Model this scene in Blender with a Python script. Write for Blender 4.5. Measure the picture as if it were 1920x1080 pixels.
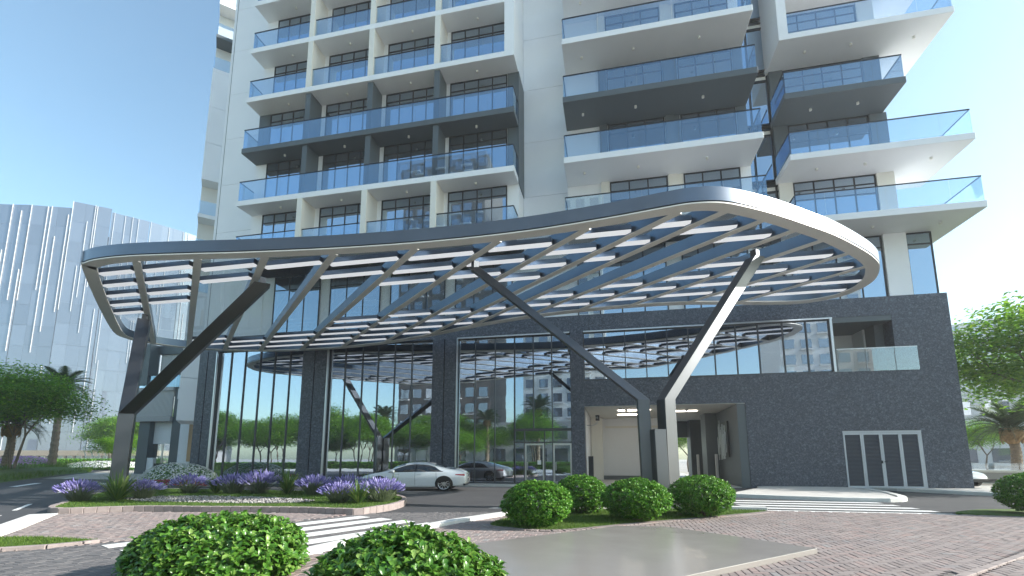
import bpy, math, random
import numpy as np
from mathutils import Vector, Matrix

R = math.radians
scene = bpy.context.scene
for o in list(bpy.data.objects):
    bpy.data.objects.remove(o)
C = scene.collection

# ------------------------------------------------------------------ camera
cam_d = bpy.data.cameras.new("camera")
cam_d.sensor_width = 36.0
cam_d.lens = 884.0 / 1920.0 * 36.0
cam_d.shift_y = 188.0 / 1920.0
cam_d.clip_start = 0.05
cam_d.clip_end = 3000
cam = bpy.data.objects.new("camera", cam_d)
cam.location = (0, 0, 1.6)
cam.rotation_euler = (R(90) + math.atan(132 / 884.0), 0, R(12))
C.objects.link(cam)
scene.camera = cam

# ------------------------------------------------------------------ world, sun, exposure
SUN_EL = R(26.5)
SUN_AZ = R(6.5)            # measured from +X towards +Y
world = bpy.data.worlds.new("World")
scene.world = world
world.use_nodes = True
wn = world.node_tree.nodes
wl = world.node_tree.links
bg = wn["Background"]
sky = wn.new("ShaderNodeTexSky")
sky.sky_type = 'NISHITA'
sky.sun_disc = False
sky.sun_elevation = SUN_EL
sky.sun_rotation = R(90) - SUN_AZ
sky.air_density = 1.0
sky.dust_density = 1.2
sky.ozone_density = 1.0
tint = wn.new("ShaderNodeMixRGB")
tint.blend_type = 'MULTIPLY'
tint.inputs[0].default_value = 1.0
tint.inputs[2].default_value = (0.82, 0.97, 0.92, 1)
wl.new(sky.outputs[0], tint.inputs[1])
wl.new(tint.outputs[0], bg.inputs[0])
bg.inputs[1].default_value = 0.14

sun_d = bpy.data.lights.new("sun", 'SUN')
sun_d.energy = 4.3
sun_d.angle = R(0.6)
sun_d.color = (1.0, 0.95, 0.89)
sun = bpy.data.objects.new("sun", sun_d)
sv = Vector((math.cos(SUN_EL) * math.cos(SUN_AZ), math.cos(SUN_EL) * math.sin(SUN_AZ), math.sin(SUN_EL)))
sun.rotation_euler = (-sv).to_track_quat('-Z', 'Y').to_euler()
sun.location = (60, 0, 60)
C.objects.link(sun)

vs = scene.view_settings
vs.view_transform = 'Standard'
vs.look = 'None'
vs.gamma = 1.0
vs.exposure = 1.27
vs.use_curve_mapping = False
scene.cycles.use_denoising = True
scene.cycles.max_bounces = 8
scene.cycles.transparent_max_bounces = 16
scene.cycles.glossy_bounces = 4
scene.cycles.diffuse_bounces = 4
scene.cycles.volume_bounces = 0
scene.cycles.caustics_reflective = False
scene.cycles.caustics_refractive = False
scene.cycles.sample_clamp_indirect = 6

# ------------------------------------------------------------------ materials
M = {}

def newmat(name):
    m = bpy.data.materials.new(name)
    m.use_nodes = True
    nt = m.node_tree
    for n in list(nt.nodes):
        nt.nodes.remove(n)
    out = nt.nodes.new("ShaderNodeOutputMaterial")
    M[name] = m
    return m, nt, out

def ramp(nt, src, stops):
    r = nt.nodes.new("ShaderNodeValToRGB")
    while len(r.color_ramp.elements) > 1:
        r.color_ramp.elements.remove(r.color_ramp.elements[-1])
    r.color_ramp.elements[0].position = stops[0][0]
    r.color_ramp.elements[0].color = (*stops[0][1], 1)
    for p, c in stops[1:]:
        e = r.color_ramp.elements.new(p)
        e.color = (*c, 1)
    nt.links.new(src, r.inputs[0])
    return r.outputs[0]

def noise(nt, scale, detail=4, rough=0.6, coord='Object', stretch=None):
    tc = nt.nodes.new("ShaderNodeTexCoord")
    n = nt.nodes.new("ShaderNodeTexNoise")
    n.inputs['Scale'].default_value = scale
    n.inputs['Detail'].default_value = detail
    n.inputs['Roughness'].default_value = rough
    if stretch:
        mp = nt.nodes.new("ShaderNodeMapping")
        mp.inputs['Scale'].default_value = stretch
        nt.links.new(tc.outputs[coord], mp.inputs[0])
        nt.links.new(mp.outputs[0], n.inputs['Vector'])
    else:
        nt.links.new(tc.outputs[coord], n.inputs['Vector'])
    return n.outputs['Fac']

def bump(nt, src, strength, dist=0.01):
    b = nt.nodes.new("ShaderNodeBump")
    b.inputs['Strength'].default_value = strength
    b.inputs['Distance'].default_value = dist
    nt.links.new(src, b.inputs['Height'])
    return b.outputs[0]

def plain(name, col, rough=0.6, metal=0.0, var=0.08, scale=1.2, bmp=0.0, bscale=60, spec=0.5, coat=0.0, stretch=None, rvar=0.0):
    m, nt, out = newmat(name)
    p = nt.nodes.new("ShaderNodeBsdfPrincipled")
    f = noise(nt, scale, 5, 0.6, 'Object', stretch)
    lo = tuple(max(0, c * (1 - var)) for c in col)
    hi = tuple(min(1, c * (1 + var)) for c in col)
    nt.links.new(ramp(nt, f, [(0.25, lo), (0.75, hi)]), p.inputs['Base Color'])
    p.inputs['Roughness'].default_value = rough
    if rvar:
        mr = nt.nodes.new("ShaderNodeMapRange")
        mr.inputs[1].default_value = 0.3
        mr.inputs[2].default_value = 0.7
        mr.inputs[3].default_value = rough - rvar
        mr.inputs[4].default_value = rough + rvar
        nt.links.new(noise(nt, scale * 2.3, 4, 0.6, 'Object', stretch), mr.inputs[0])
        nt.links.new(mr.outputs[0], p.inputs['Roughness'])
    p.inputs['Metallic'].default_value = metal
    p.inputs['Specular IOR Level'].default_value = spec
    p.inputs['Coat Weight'].default_value = coat
    p.inputs['Coat Roughness'].default_value = 0.03
    if bmp:
        nt.links.new(bump(nt, noise(nt, bscale, 3), bmp), p.inputs['Normal'])
    nt.links.new(p.outputs[0], out.inputs[0])
    return m

plain('white_paint', (0.83, 0.845, 0.87), 0.55, var=0.035, scale=0.5, bmp=0.05, bscale=40)
plain('cream_paint', (0.78, 0.76, 0.70), 0.6, var=0.03, scale=0.7)
plain('dark_paint', (0.085, 0.105, 0.118), 0.5, var=0.06, scale=0.6)
plain('black_metal', (0.02, 0.024, 0.03), 0.38, metal=0.3, var=0.1)
plain('frame_grey', (0.07, 0.078, 0.09), 0.4, metal=0.5, var=0.06)
plain('silver', (0.62, 0.63, 0.65), 0.3, metal=0.9, var=0.04)
plain('bounce_lit_metal', (0.76, 0.73, 0.68), 0.42, metal=0.1, var=0.06, scale=0.7, rvar=0.06)  # pale copy for the canopy undersides, ground bounce put into its colour
plain('fascia_metal', (0.17, 0.195, 0.235), 0.34, metal=0.9, var=0.08, scale=0.5, rvar=0.05)
plain('beam_metal', (0.16, 0.205, 0.265), 0.36, metal=0.8, var=0.08, scale=0.6, rvar=0.05)
plain('column_metal', (0.125, 0.13, 0.14), 0.42, metal=1.0, var=0.08, scale=0.8, rvar=0.04)
plain('canopy_dark', (0.15, 0.18, 0.225), 0.33, metal=0.7, var=0.10, scale=0.8, rvar=0.05)
plain('gap_black', (0.008, 0.008, 0.009), 0.6)
plain('interior_wall', (0.46, 0.44, 0.40), 0.8, var=0.05)
plain('interior_dark', (0.10, 0.10, 0.105), 0.7, var=0.1)
plain('tan_panel', (0.38, 0.29, 0.19), 0.45, var=0.12, scale=2.0, stretch=(1, 1, 0.15))
plain('timber', (0.48, 0.31, 0.17), 0.5, var=0.2, scale=3, stretch=(1, 1, 0.2))
plain('kerb_white', (0.66, 0.65, 0.62), 0.75, var=0.08, scale=3, bmp=0.1)
plain('line_paint', (0.76, 0.76, 0.74), 0.6, var=0.1, scale=4)
plain('mortar', (0.15, 0.13, 0.12), 0.9, var=0.2, scale=6)
plain('stone_block', (0.30, 0.25, 0.235), 0.85, var=0.18, scale=5, bmp=0.25, bscale=50)
plain('slab_beige', (0.27, 0.25, 0.232), 0.2, var=0.03, scale=0.7, bmp=0.01, bscale=9, rvar=0.06)
plain('paving_light', (0.54, 0.525, 0.50), 0.75, var=0.07, scale=1.4)
plain('ground_far', (0.40, 0.375, 0.34), 0.9, var=0.15, scale=0.05)
plain('soil', (0.05, 0.038, 0.028), 0.95, var=0.3, scale=4)
plain('tyre', (0.018, 0.018, 0.019), 0.75)
plain('rim_metal', (0.55, 0.56, 0.57), 0.28, metal=0.9)
plain('car_white', (0.78, 0.80, 0.83), 0.22, var=0.01, coat=1.0)
plain('car_glass', (0.012, 0.016, 0.02), 0.03, spec=0.9, coat=1.0)
plain('tail_red', (0.32, 0.012, 0.012), 0.15, coat=1.0)
plain('lamp_clear', (0.6, 0.6, 0.6), 0.08, metal=0.5, coat=1.0)
plain('bark', (0.16, 0.125, 0.095), 0.9, var=0.3, scale=6, bmp=0.5, bscale=25, stretch=(1, 1, 0.25))
plain('palm_bark', (0.24, 0.185, 0.135), 0.9, var=0.3, scale=5, bmp=0.6, bscale=14)
plain('palm_boot', (0.30, 0.19, 0.085), 0.9, var=0.35, scale=6, bmp=0.7, bscale=14)
plain('wall_grey', (0.36, 0.355, 0.35), 0.8, var=0.05)
plain('far_white', (0.62, 0.62, 0.61), 0.8, var=0.04, scale=0.1)
plain('far_beige', (0.42, 0.35, 0.27), 0.85, var=0.06, scale=0.1)
plain('screen_grey', (0.40, 0.39, 0.39), 0.6, var=0.05)
plain('downlight_white', (0.75, 0.74, 0.70), 0.4, var=0.02)
plain('brown_facade', (0.10, 0.085, 0.075), 0.7, var=0.08, scale=0.2)
plain('door_louvre', (0.13, 0.145, 0.175), 0.45, metal=0.1, var=0.05)

# asphalt: aggregate speckle and worn patches
m, nt, out = newmat('asphalt')
p = nt.nodes.new("ShaderNodeBsdfPrincipled")
mx = nt.nodes.new("ShaderNodeMixRGB"); mx.blend_type = 'MULTIPLY'; mx.inputs[0].default_value = 1
nt.links.new(ramp(nt, noise(nt, 0.35, 6, 0.7), [(0.3, (0.045, 0.047, 0.052)), (0.7, (0.075, 0.075, 0.078))]), mx.inputs[1])
nt.links.new(ramp(nt, noise(nt, 90, 2, 0.7), [(0.3, (0.55, 0.55, 0.55)), (0.7, (1.3, 1.3, 1.3))]), mx.inputs[2])
nt.links.new(mx.outputs[0], p.inputs['Base Color'])
p.inputs['Roughness'].default_value = 0.82
nt.links.new(bump(nt, noise(nt, 110, 2), 0.35, 0.004), p.inputs['Normal'])
nt.links.new(p.outputs[0], out.inputs[0])

# granite: dark blue-grey with light and dark grains
m, nt, out = newmat('granite')
p = nt.nodes.new("ShaderNodeBsdfPrincipled")
tc = nt.nodes.new("ShaderNodeTexCoord")
vo = nt.nodes.new("ShaderNodeTexVoronoi"); vo.inputs['Scale'].default_value = 12
vo2 = nt.nodes.new("ShaderNodeTexVoronoi"); vo2.inputs['Scale'].default_value = 28
nt.links.new(tc.outputs['Object'], vo.inputs['Vector'])
nt.links.new(tc.outputs['Object'], vo2.inputs['Vector'])
sx = nt.nodes.new("ShaderNodeSeparateColor"); nt.links.new(vo.outputs['Color'], sx.inputs[0])
sx2 = nt.nodes.new("ShaderNodeSeparateColor"); nt.links.new(vo2.outputs['Color'], sx2.inputs[0])
mx = nt.nodes.new("ShaderNodeMixRGB"); mx.inputs[0].default_value = 0.5
nt.links.new(ramp(nt, sx.outputs[0], [(0.0, (0.026, 0.031, 0.045)), (0.55, (0.046, 0.057, 0.086)), (0.85, (0.082, 0.098, 0.138)), (1.0, (0.15, 0.17, 0.215))]), mx.inputs[1])
nt.links.new(ramp(nt, sx2.outputs[0], [(0.0, (0.014, 0.017, 0.024)), (0.6, (0.046, 0.057, 0.084)), (1.0, (0.17, 0.19, 0.235))]), mx.inputs[2])
nt.links.new(mx.outputs[0], p.inputs['Base Color'])
p.inputs['Roughness'].default_value = 0.42
nt.links.new(bump(nt, sx2.outputs[0], 0.12, 0.004), p.inputs['Normal'])
nt.links.new(p.outputs[0], out.inputs[0])

# paving bricks: each brick (mesh island) its own tone
def brickmat(name, stops):
    m, nt, out = newmat(name)
    p = nt.nodes.new("ShaderNodeBsdfPrincipled")
    tc = nt.nodes.new("ShaderNodeTexCoord")
    gm = nt.nodes.new("ShaderNodeNewGeometry")
    oi = nt.nodes.new("ShaderNodeObjectInfo")
    ad = nt.nodes.new("ShaderNodeMath"); ad.operation = 'ADD'
    fr = nt.nodes.new("ShaderNodeMath"); fr.operation = 'FRACT'
    nt.links.new(gm.outputs['Random Per Island'], ad.inputs[0])
    nt.links.new(oi.outputs['Random'], ad.inputs[1])
    nt.links.new(ad.outputs[0], fr.inputs[0])
    mx = nt.nodes.new("ShaderNodeMixRGB"); mx.blend_type = 'MULTIPLY'; mx.inputs[0].default_value = 1
    nt.links.new(ramp(nt, fr.outputs[0], stops), mx.inputs[1])
    nt.links.new(ramp(nt, noise(nt, 1.1, 6, 0.7), [(0.3, (0.82, 0.82, 0.84)), (0.7, (1.12, 1.1, 1.08))]), mx.inputs[2])
    nt.links.new(mx.outputs[0], p.inputs['Base Color'])
    p.inputs['Roughness'].default_value = 0.8
    nt.links.new(bump(nt, noise(nt, 70, 3), 0.2, 0.005), p.inputs['Normal'])
    nt.links.new(p.outputs[0], out.inputs[0])
brickmat('brick_pink', [(0, (0.225, 0.185, 0.173)), (0.35, (0.258, 0.216, 0.203)), (0.7, (0.28, 0.238, 0.225)), (0.9, (0.285, 0.21, 0.192)), (1, (0.25, 0.24, 0.235))])
brickmat('brick_grey', [(0, (0.115, 0.11, 0.11)), (0.5, (0.135, 0.13, 0.13)), (1, (0.16, 0.15, 0.148))])

# glass kinds: mirror part over a tinted clear part
def glassmat(name, tint, refl, rough=0.0, edge=0.9, gcol=(1, 1, 1), wav=0.0):
    m, nt, out = newmat(name)
    lw = nt.nodes.new("ShaderNodeLayerWeight"); lw.inputs['Blend'].default_value = 0.35
    mr = nt.nodes.new("ShaderNodeMapRange")
    mr.inputs[3].default_value = refl
    mr.inputs[4].default_value = edge
    nt.links.new(lw.outputs['Facing'], mr.inputs[0])
    tr = nt.nodes.new("ShaderNodeBsdfTransparent"); tr.inputs[0].default_value = (*tint, 1)
    gl = nt.nodes.new("ShaderNodeBsdfGlossy"); gl.inputs['Roughness'].default_value = rough
    gl.inputs[0].default_value = (*gcol, 1)
    if wav:
        nt.links.new(bump(nt, noise(nt, 1.4, 2), wav, 0.02), gl.inputs['Normal'])
    ms = nt.nodes.new("ShaderNodeMixShader")
    nt.links.new(mr.outputs[0], ms.inputs[0])
    nt.links.new(tr.outputs[0], ms.inputs[1])
    nt.links.new(gl.outputs[0], ms.inputs[2])
    nt.links.new(ms.outputs[0], out.inputs[0])
    return m
glassmat('lobby_glass', (0.50, 0.54, 0.56), 0.50, gcol=(0.74, 0.83, 0.95), wav=0.03)
plain('frame_light', (0.50, 0.52, 0.55), 0.4, metal=0.2, var=0.04)
glassmat('blue_glass', (0.16, 0.30, 0.50), 0.42, gcol=(0.72, 0.86, 1.0))
glassmat('rail_glass', (0.84, 0.89, 0.93), 0.09, gcol=(0.58, 0.80, 1.0), edge=.6)
glassmat('roof_glass', (0.87, 0.89, 0.90), 0.04, edge=.16)
glassmat('clear_glass', (0.82, 0.88, 0.90), 0.12)

def opaque_glass(name, col, refl, gcol, vr=(0.6, 1.5)):
    m, nt, out = newmat(name)
    lw = nt.nodes.new("ShaderNodeLayerWeight"); lw.inputs['Blend'].default_value = 0.35
    mr = nt.nodes.new("ShaderNodeMapRange")
    mr.inputs[3].default_value = refl
    mr.inputs[4].default_value = 0.9
    nt.links.new(lw.outputs['Facing'], mr.inputs[0])
    df = nt.nodes.new("ShaderNodeBsdfDiffuse")
    oi = nt.nodes.new("ShaderNodeObjectInfo")
    lo = tuple(c * vr[0] for c in col); hi = tuple(min(1, c * vr[1]) for c in col)
    nt.links.new(ramp(nt, oi.outputs['Random'], [(0, lo), (1, hi)]), df.inputs[0])
    gl = nt.nodes.new("ShaderNodeBsdfGlossy"); gl.inputs['Roughness'].default_value = 0.02
    gl.inputs[0].default_value = (*gcol, 1)
    ms = nt.nodes.new("ShaderNodeMixShader")
    nt.links.new(mr.outputs[0], ms.inputs[0])
    nt.links.new(df.outputs[0], ms.inputs[1])
    nt.links.new(gl.outputs[0], ms.inputs[2])
    nt.links.new(ms.outputs[0], out.inputs[0])
opaque_glass('window_glass', (0.05, 0.045, 0.04), 0.5, (0.66, 0.83, 1.0))
opaque_glass('tower_panel', (0.12, 0.15, 0.195), 0.15, (0.75, 0.86, 1.0), (.85, 1.15))
opaque_glass('far_window', (0.07, 0.08, 0.09), 0.3, (0.8, 0.9, 1.0))
plain('fin_white', (0.55, 0.57, 0.60), 0.5)

# white strips under the canopy slats, a weak glow added to brighten them
m, nt, out = newmat('glow_strip')
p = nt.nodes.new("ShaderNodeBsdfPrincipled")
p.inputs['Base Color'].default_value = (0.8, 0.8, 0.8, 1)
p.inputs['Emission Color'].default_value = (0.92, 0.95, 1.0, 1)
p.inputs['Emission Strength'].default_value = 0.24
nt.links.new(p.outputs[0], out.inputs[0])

# foliage: per-leaf tone, some light through the leaf
def leafmat(name, stops, trans=0.3, rough=0.45, spec=0.35):
    m, nt, out = newmat(name)
    gm = nt.nodes.new("ShaderNodeNewGeometry")
    col = ramp(nt, gm.outputs['Random Per Island'], stops)
    p = nt.nodes.new("ShaderNodeBsdfPrincipled")
    p.inputs['Roughness'].default_value = rough
    p.inputs['Specular IOR Level'].default_value = spec
    nt.links.new(col, p.inputs['Base Color'])
    t = nt.nodes.new("ShaderNodeBsdfTranslucent")
    g = nt.nodes.new("ShaderNodeGamma"); g.inputs[1].default_value = 0.85
    nt.links.new(col, g.inputs[0])
    nt.links.new(g.outputs[0], t.inputs[0])
    ms = nt.nodes.new("ShaderNodeMixShader"); ms.inputs[0].default_value = trans
    nt.links.new(p.outputs[0], ms.inputs[1])
    nt.links.new(t.outputs[0], ms.inputs[2])
    nt.links.new(ms.outputs[0], out.inputs[0])
leafmat('leaf_tree', [(0, (0.065, 0.20, 0.012)), (0.5, (0.14, 0.33, 0.018)), (1, (0.26, 0.44, 0.03))], 0.45)
leafmat('leaf_bush', [(0, (0.045, 0.16, 0.015)), (0.5, (0.085, 0.25, 0.02)), (0.85, (0.15, 0.32, 0.035)), (1, (0.23, 0.38, 0.06))], 0.25, 0.35)
leafmat('leaf_shrub', [(0, (0.05, 0.15, 0.018)), (0.5, (0.085, 0.215, 0.025)), (0.85, (0.14, 0.28, 0.04)), (1, (0.24, 0.36, 0.09))], 0.28, 0.3, 0.5)
leafmat('leaf_grass', [(0, (0.055, 0.125, 0.014)), (0.5, (0.085, 0.165, 0.02)), (1, (0.14, 0.21, 0.035))], 0.35, 0.6)
leafmat('leaf_spiky', [(0, (0.05, 0.12, 0.025)), (0.6, (0.10, 0.19, 0.035)), (1, (0.26, 0.30, 0.07))], 0.3)
leafmat('leaf_palm', [(0, (0.030, 0.065, 0.02)), (0.6, (0.055, 0.10, 0.03)), (1, (0.10, 0.14, 0.045))], 0.25)
leafmat('leaf_grey', [(0, (0.10, 0.14, 0.07)), (1, (0.20, 0.24, 0.13))], 0.25)
leafmat('flower_purple', [(0, (0.18, 0.16, 0.44)), (0.6, (0.28, 0.25, 0.55)), (1, (0.50, 0.46, 0.72))], 0.25, 0.7)
leafmat('flower_white', [(0, (0.65, 0.66, 0.62)), (1, (0.85, 0.85, 0.83))], 0.2, 0.7)
leafmat('flower_red', [(0, (0.30, 0.01, 0.05)), (1, (0.50, 0.03, 0.10))], 0.2, 0.7)
leafmat('flower_pink', [(0, (0.45, 0.22, 0.50)), (1, (0.62, 0.40, 0.66))], 0.2, 0.7)

m, nt, out = newmat('lamp_lit')
p = nt.nodes.new("ShaderNodeEmission"); p.inputs[0].default_value = (1.0, 0.9, 0.76, 1); p.inputs[1].default_value = 4.5
nt.links.new(p.outputs[0], out.inputs[0])

# lawn base under the blades
m, nt, out = newmat('lawn')
p = nt.nodes.new("ShaderNodeBsdfPrincipled")
nt.links.new(ramp(nt, noise(nt, 2.2, 6, 0.75), [(0.3, (0.04, 0.085, 0.012)), (0.7, (0.085, 0.145, 0.02))]), p.inputs['Base Color'])
p.inputs['Roughness'].default_value = 0.9
nt.links.new(bump(nt, noise(nt, 45, 3), 0.6, 0.02), p.inputs['Normal'])
nt.links.new(p.outputs[0], out.inputs[0])

# pebbles
m, nt, out = newmat('pebble')
p = nt.nodes.new("ShaderNodeBsdfPrincipled")
gm = nt.nodes.new("ShaderNodeNewGeometry")
nt.links.new(ramp(nt, gm.outputs['Random Per Island'], [(0, (0.14, 0.13, 0.13)), (0.5, (0.26, 0.25, 0.24)), (1, (0.42, 0.40, 0.38))]), p.inputs['Base Color'])
p.inputs['Roughness'].default_value = 0.7
nt.links.new(p.outputs[0], out.inputs[0])

# ------------------------------------------------------------------ mesh helpers
class MB:
    def __init__(s):
        s.v = []; s.f = []
    def quad(s, a, b, c, d):
        n = len(s.v); s.v += [tuple(a), tuple(b), tuple(c), tuple(d)]; s.f.append((n, n + 1, n + 2, n + 3)); return s
    def box(s, x0, x1, y0, y1, z0, z1):
        n = len(s.v)
        s.v += [(x0, y0, z0), (x1, y0, z0), (x1, y1, z0), (x0, y1, z0), (x0, y0, z1), (x1, y0, z1), (x1, y1, z1), (x0, y1, z1)]
        s.f += [(n, n + 3, n + 2, n + 1), (n + 4, n + 5, n + 6, n + 7), (n, n + 1, n + 5, n + 4), (n + 1, n + 2, n + 6, n + 5), (n + 2, n + 3, n + 7, n + 6), (n + 3, n, n + 4, n + 7)]
        return s
    def obox(s, c, ax, ay, az):
        c = Vector(c); ax = Vector(ax); ay = Vector(ay); az = Vector(az); n = len(s.v)
        for sz in (-1, 1):
            for sx, sy in ((-1, -1), (1, -1), (1, 1), (-1, 1)):
                s.v.append(tuple(c + ax * sx + ay * sy + az * sz))
        s.f += [(n, n + 3, n + 2, n + 1), (n + 4, n + 5, n + 6, n + 7), (n, n + 1, n + 5, n + 4), (n + 1, n + 2, n + 6, n + 5), (n + 2, n + 3, n + 7, n + 6), (n + 3, n, n + 4, n + 7)]
        return s
    def prism(s, poly, z0, z1, bottom=True):
        n = len(s.v); k = len(poly)
        a = sum(poly[i][0] * poly[(i + 1) % k][1] - poly[(i + 1) % k][0] * poly[i][1] for i in range(k))
        if a < 0: poly = poly[::-1]
        s.v += [(x, y, z0) for x, y in poly] + [(x, y, z1) for x, y in poly]
        s.f.append(tuple(range(n + k, n + 2 * k)))
        if bottom: s.f.append(tuple(range(n + k - 1, n - 1, -1)))
        for i in range(k):
            j = (i + 1) % k
            s.f.append((n + i, n + j, n + k + j, n + k + i))
        return s
    def sheet(s, poly, z):
        n = len(s.v); k = len(poly)
        a = sum(poly[i][0] * poly[(i + 1) % k][1] - poly[(i + 1) % k][0] * poly[i][1] for i in range(k))
        if a < 0: poly = poly[::-1]
        s.v += [(x, y, z) for x, y in poly]; s.f.append(tuple(range(n, n + k))); return s
    def tube(s, pts, rad, n=8, cap=True):
        base = len(s.v); k = len(pts)
        pts = [Vector(p) for p in pts]
        ref = Vector((0.31, 0.17, 0.93))
        for i, p in enumerate(pts):
            d = (pts[min(i + 1, k - 1)] - pts[max(i - 1, 0)]).normalized()
            u = d.cross(ref)
            if u.length < 1e-3: u = d.cross(Vector((1, 0, 0)))
            u.normalize(); w = d.cross(u)
            r = rad[i] if isinstance(rad, (list, tuple)) else rad
            for j in range(n):
                a = 2 * math.pi * j / n
                s.v.append(tuple(p + (u * math.cos(a) + w * math.sin(a)) * r))
        for i in range(k - 1):
            for j in range(n):
                q = (j + 1) % n
                s.f.append((base + i * n + j, base + i * n + q, base + (i + 1) * n + q, base + (i + 1) * n + j))
        if cap:
            s.f.append(tuple(base + (k - 1) * n + j for j in range(n)))
            s.f.append(tuple(base + j for j in range(n - 1, -1, -1)))
        return s
    def cyl(s, c, r, h, n=16, axis='z', r2=None):
        c = Vector(c); d = {'x': Vector((1, 0, 0)), 'y': Vector((0, 1, 0)), 'z': Vector((0, 0, 1))}[axis]
        return s.tube([c, c + d * h], [r, r if r2 is None else r2], n)
    def mesh(s, name='m'):
        me = bpy.data.meshes.new(name)
        me.from_pydata(s.v, [], s.f)
        me.update()
        return me
    def build(s, name, mat, parent=None, smooth=False, bevel=0.0, seg=1):
        return link(name, s.mesh(name), mat, parent, smooth, bevel, seg)

def link(name, me, mat, parent=None, smooth=False, bevel=0.0, seg=1):
    o = bpy.data.objects.new(name, me)
    C.objects.link(o)
    if mat and not me.materials: me.materials.append(M[mat])
    if parent is not None: o.parent = parent
    if smooth:
        me.polygons.foreach_set('use_smooth', [True] * len(me.polygons))
    if bevel:
        b = o.modifiers.new('bevel', 'BEVEL'); b.width = bevel; b.segments = seg; b.limit_method = 'ANGLE'
    return o

def fastmesh(name, verts, faces_flat, per):
    """verts (n,3) array, faces: flat index array of polygons with `per` corners."""
    me = bpy.data.meshes.new(name)
    nv = len(verts); nl = len(faces_flat); nf = nl // per
    me.vertices.add(nv); me.vertices.foreach_set('co', np.asarray(verts, np.float32).ravel())
    me.loops.add(nl); me.loops.foreach_set('vertex_index', np.asarray(faces_flat, np.int32))
    me.polygons.add(nf)
    me.polygons.foreach_set('loop_start', np.arange(0, nl, per, dtype=np.int32))
    me.polygons.foreach_set('loop_total', np.full(nf, per, np.int32))
    me.update(calc_edges=True)
    return me

def tag(o, label, cat, group=None, kind=None):
    if label: o['label'] = label
    if cat: o['category'] = cat
    if group: o['group'] = group
    if kind: o['kind'] = kind
    return o

def empty(name, loc=(0, 0, 0), rz=0.0):
    o = bpy.data.objects.new(name, None)
    o.empty_display_size = 0.3
    C.objects.link(o); o.location = loc; o.rotation_euler = (0, 0, rz)
    return o

def struct(o):
    o['kind'] = 'structure'; return o

def copy_tree(o, parent=None):
    c = o.copy(); C.objects.link(c); c.parent = parent
    for ch in list(o.children): copy_tree(ch, c)
    return c

def smooth_closed(pts, sub=5):
    n = len(pts); out = []
    for i in range(n):
        p0, p1, p2, p3 = (np.array(pts[(i + k) % n], float) for k in (-1, 0, 1, 2))
        for t in np.linspace(0, 1, sub, endpoint=False):
            out.append(tuple(0.5 * ((2 * p1) + (-p0 + p2) * t + (2 * p0 - 5 * p1 + 4 * p2 - p3) * t * t + (-p0 + 3 * p1 - 3 * p2 + p3) * t ** 3)))
    return out

def offset_poly(poly, d):
    """inward offset of a closed counter-clockwise polygon."""
    n = len(poly); out = []
    for i in range(n):
        a, b, c = (np.array(poly[(i + k) % n]) for k in (-1, 0, 1))
        e1 = (b - a) / (np.linalg.norm(b - a) + 1e-9); e2 = (c - b) / (np.linalg.norm(c - b) + 1e-9)
        n1 = np.array([-e1[1], e1[0]]); n2 = np.array([-e2[1], e2[0]])
        m = n1 + n2; m = m / (np.linalg.norm(m) + 1e-9)
        out.append(tuple(b + m * d / max(0.5, float(m @ n1))))
    return out

def ccw(poly):
    a = sum(poly[i][0] * poly[(i + 1) % len(poly)][1] - poly[(i + 1) % len(poly)][0] * poly[i][1] for i in range(len(poly)))
    return poly if a > 0 else poly[::-1]

def inside(poly, x, y):
    c = False; n = len(poly); j = n - 1
    for i in range(n):
        xi, yi = poly[i]; xj, yj = poly[j]
        if (yi > y) != (yj > y) and x < (xj - xi) * (y - yi) / (yj - yi) + xi: c = not c
        j = i
    return c

def clip_line(poly, x0, y0, dx, dy):
    """parameters t where the line (x0,y0)+t(dx,dy) meets the polygon."""
    ts = []
    n = len(poly)
    for i in range(n):
        ax, ay = poly[i]; bx, by = poly[(i + 1) % n]
        ex, ey = bx - ax, by - ay
        den = dx * ey - dy * ex
        if abs(den) < 1e-9: continue
        t = ((ax - x0) * ey - (ay - y0) * ex) / den
        u = ((ax - x0) * dy - (ay - y0) * dx) / den
        if 0 <= u < 1: ts.append(t)
    return sorted(ts)

rng = np.random.default_rng(7)
random.seed(7)

# ================================================================== GROUND, ROADS, PAVING
struct(MB().sheet([(-900, -900), (900, -900), (900, 900), (-900, 900)], -0.04).build('ground', 'ground_far'))
ROAD = [(-110, 2.5), (60, 2.5), (60, 29.6), (-30, 29.6), (-46, 30.5), (-75, 60), (-110, 75)]
struct(MB().sheet([(-110, -60), (90, -60), (90, 2.4), (-110, 2.4)], -0.01).build('forecourt', 'paving_light'))  # unseen pale paving behind the camera, put in to bounce light onto the facade
struct(MB().sheet(ROAD, -0.004).build('road', 'asphalt'))

def herringbone(poly, w, gap, ox=0.0, oy=0.0):
    xs = [p[0] for p in poly]; ys = [p[1] for p in poly]
    out = []
    r0 = int(math.floor((min(ys) - oy) / w)) - 2; r1 = int(math.ceil((max(ys) - oy) / w)) + 2
    for r in range(r0, r1):
        k0 = int(math.floor(((min(xs) - ox) / w - r) / 4)) - 1; k1 = int(math.ceil(((max(xs) - ox) / w - r) / 4)) + 1
        for k in range(k0, k1):
            c = r + 4 * k
            for (a, b, wx, wy) in ((c, r, 2, 1), (c + 3, r, 1, 2)):
                cx = ox + (a + wx / 2) * w; cy = oy + (b + wy / 2) * w
                if inside(poly, cx, cy): out.append((cx, cy, wx * w / 2 - gap / 2, wy * w / 2 - gap / 2))
    return out

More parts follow.
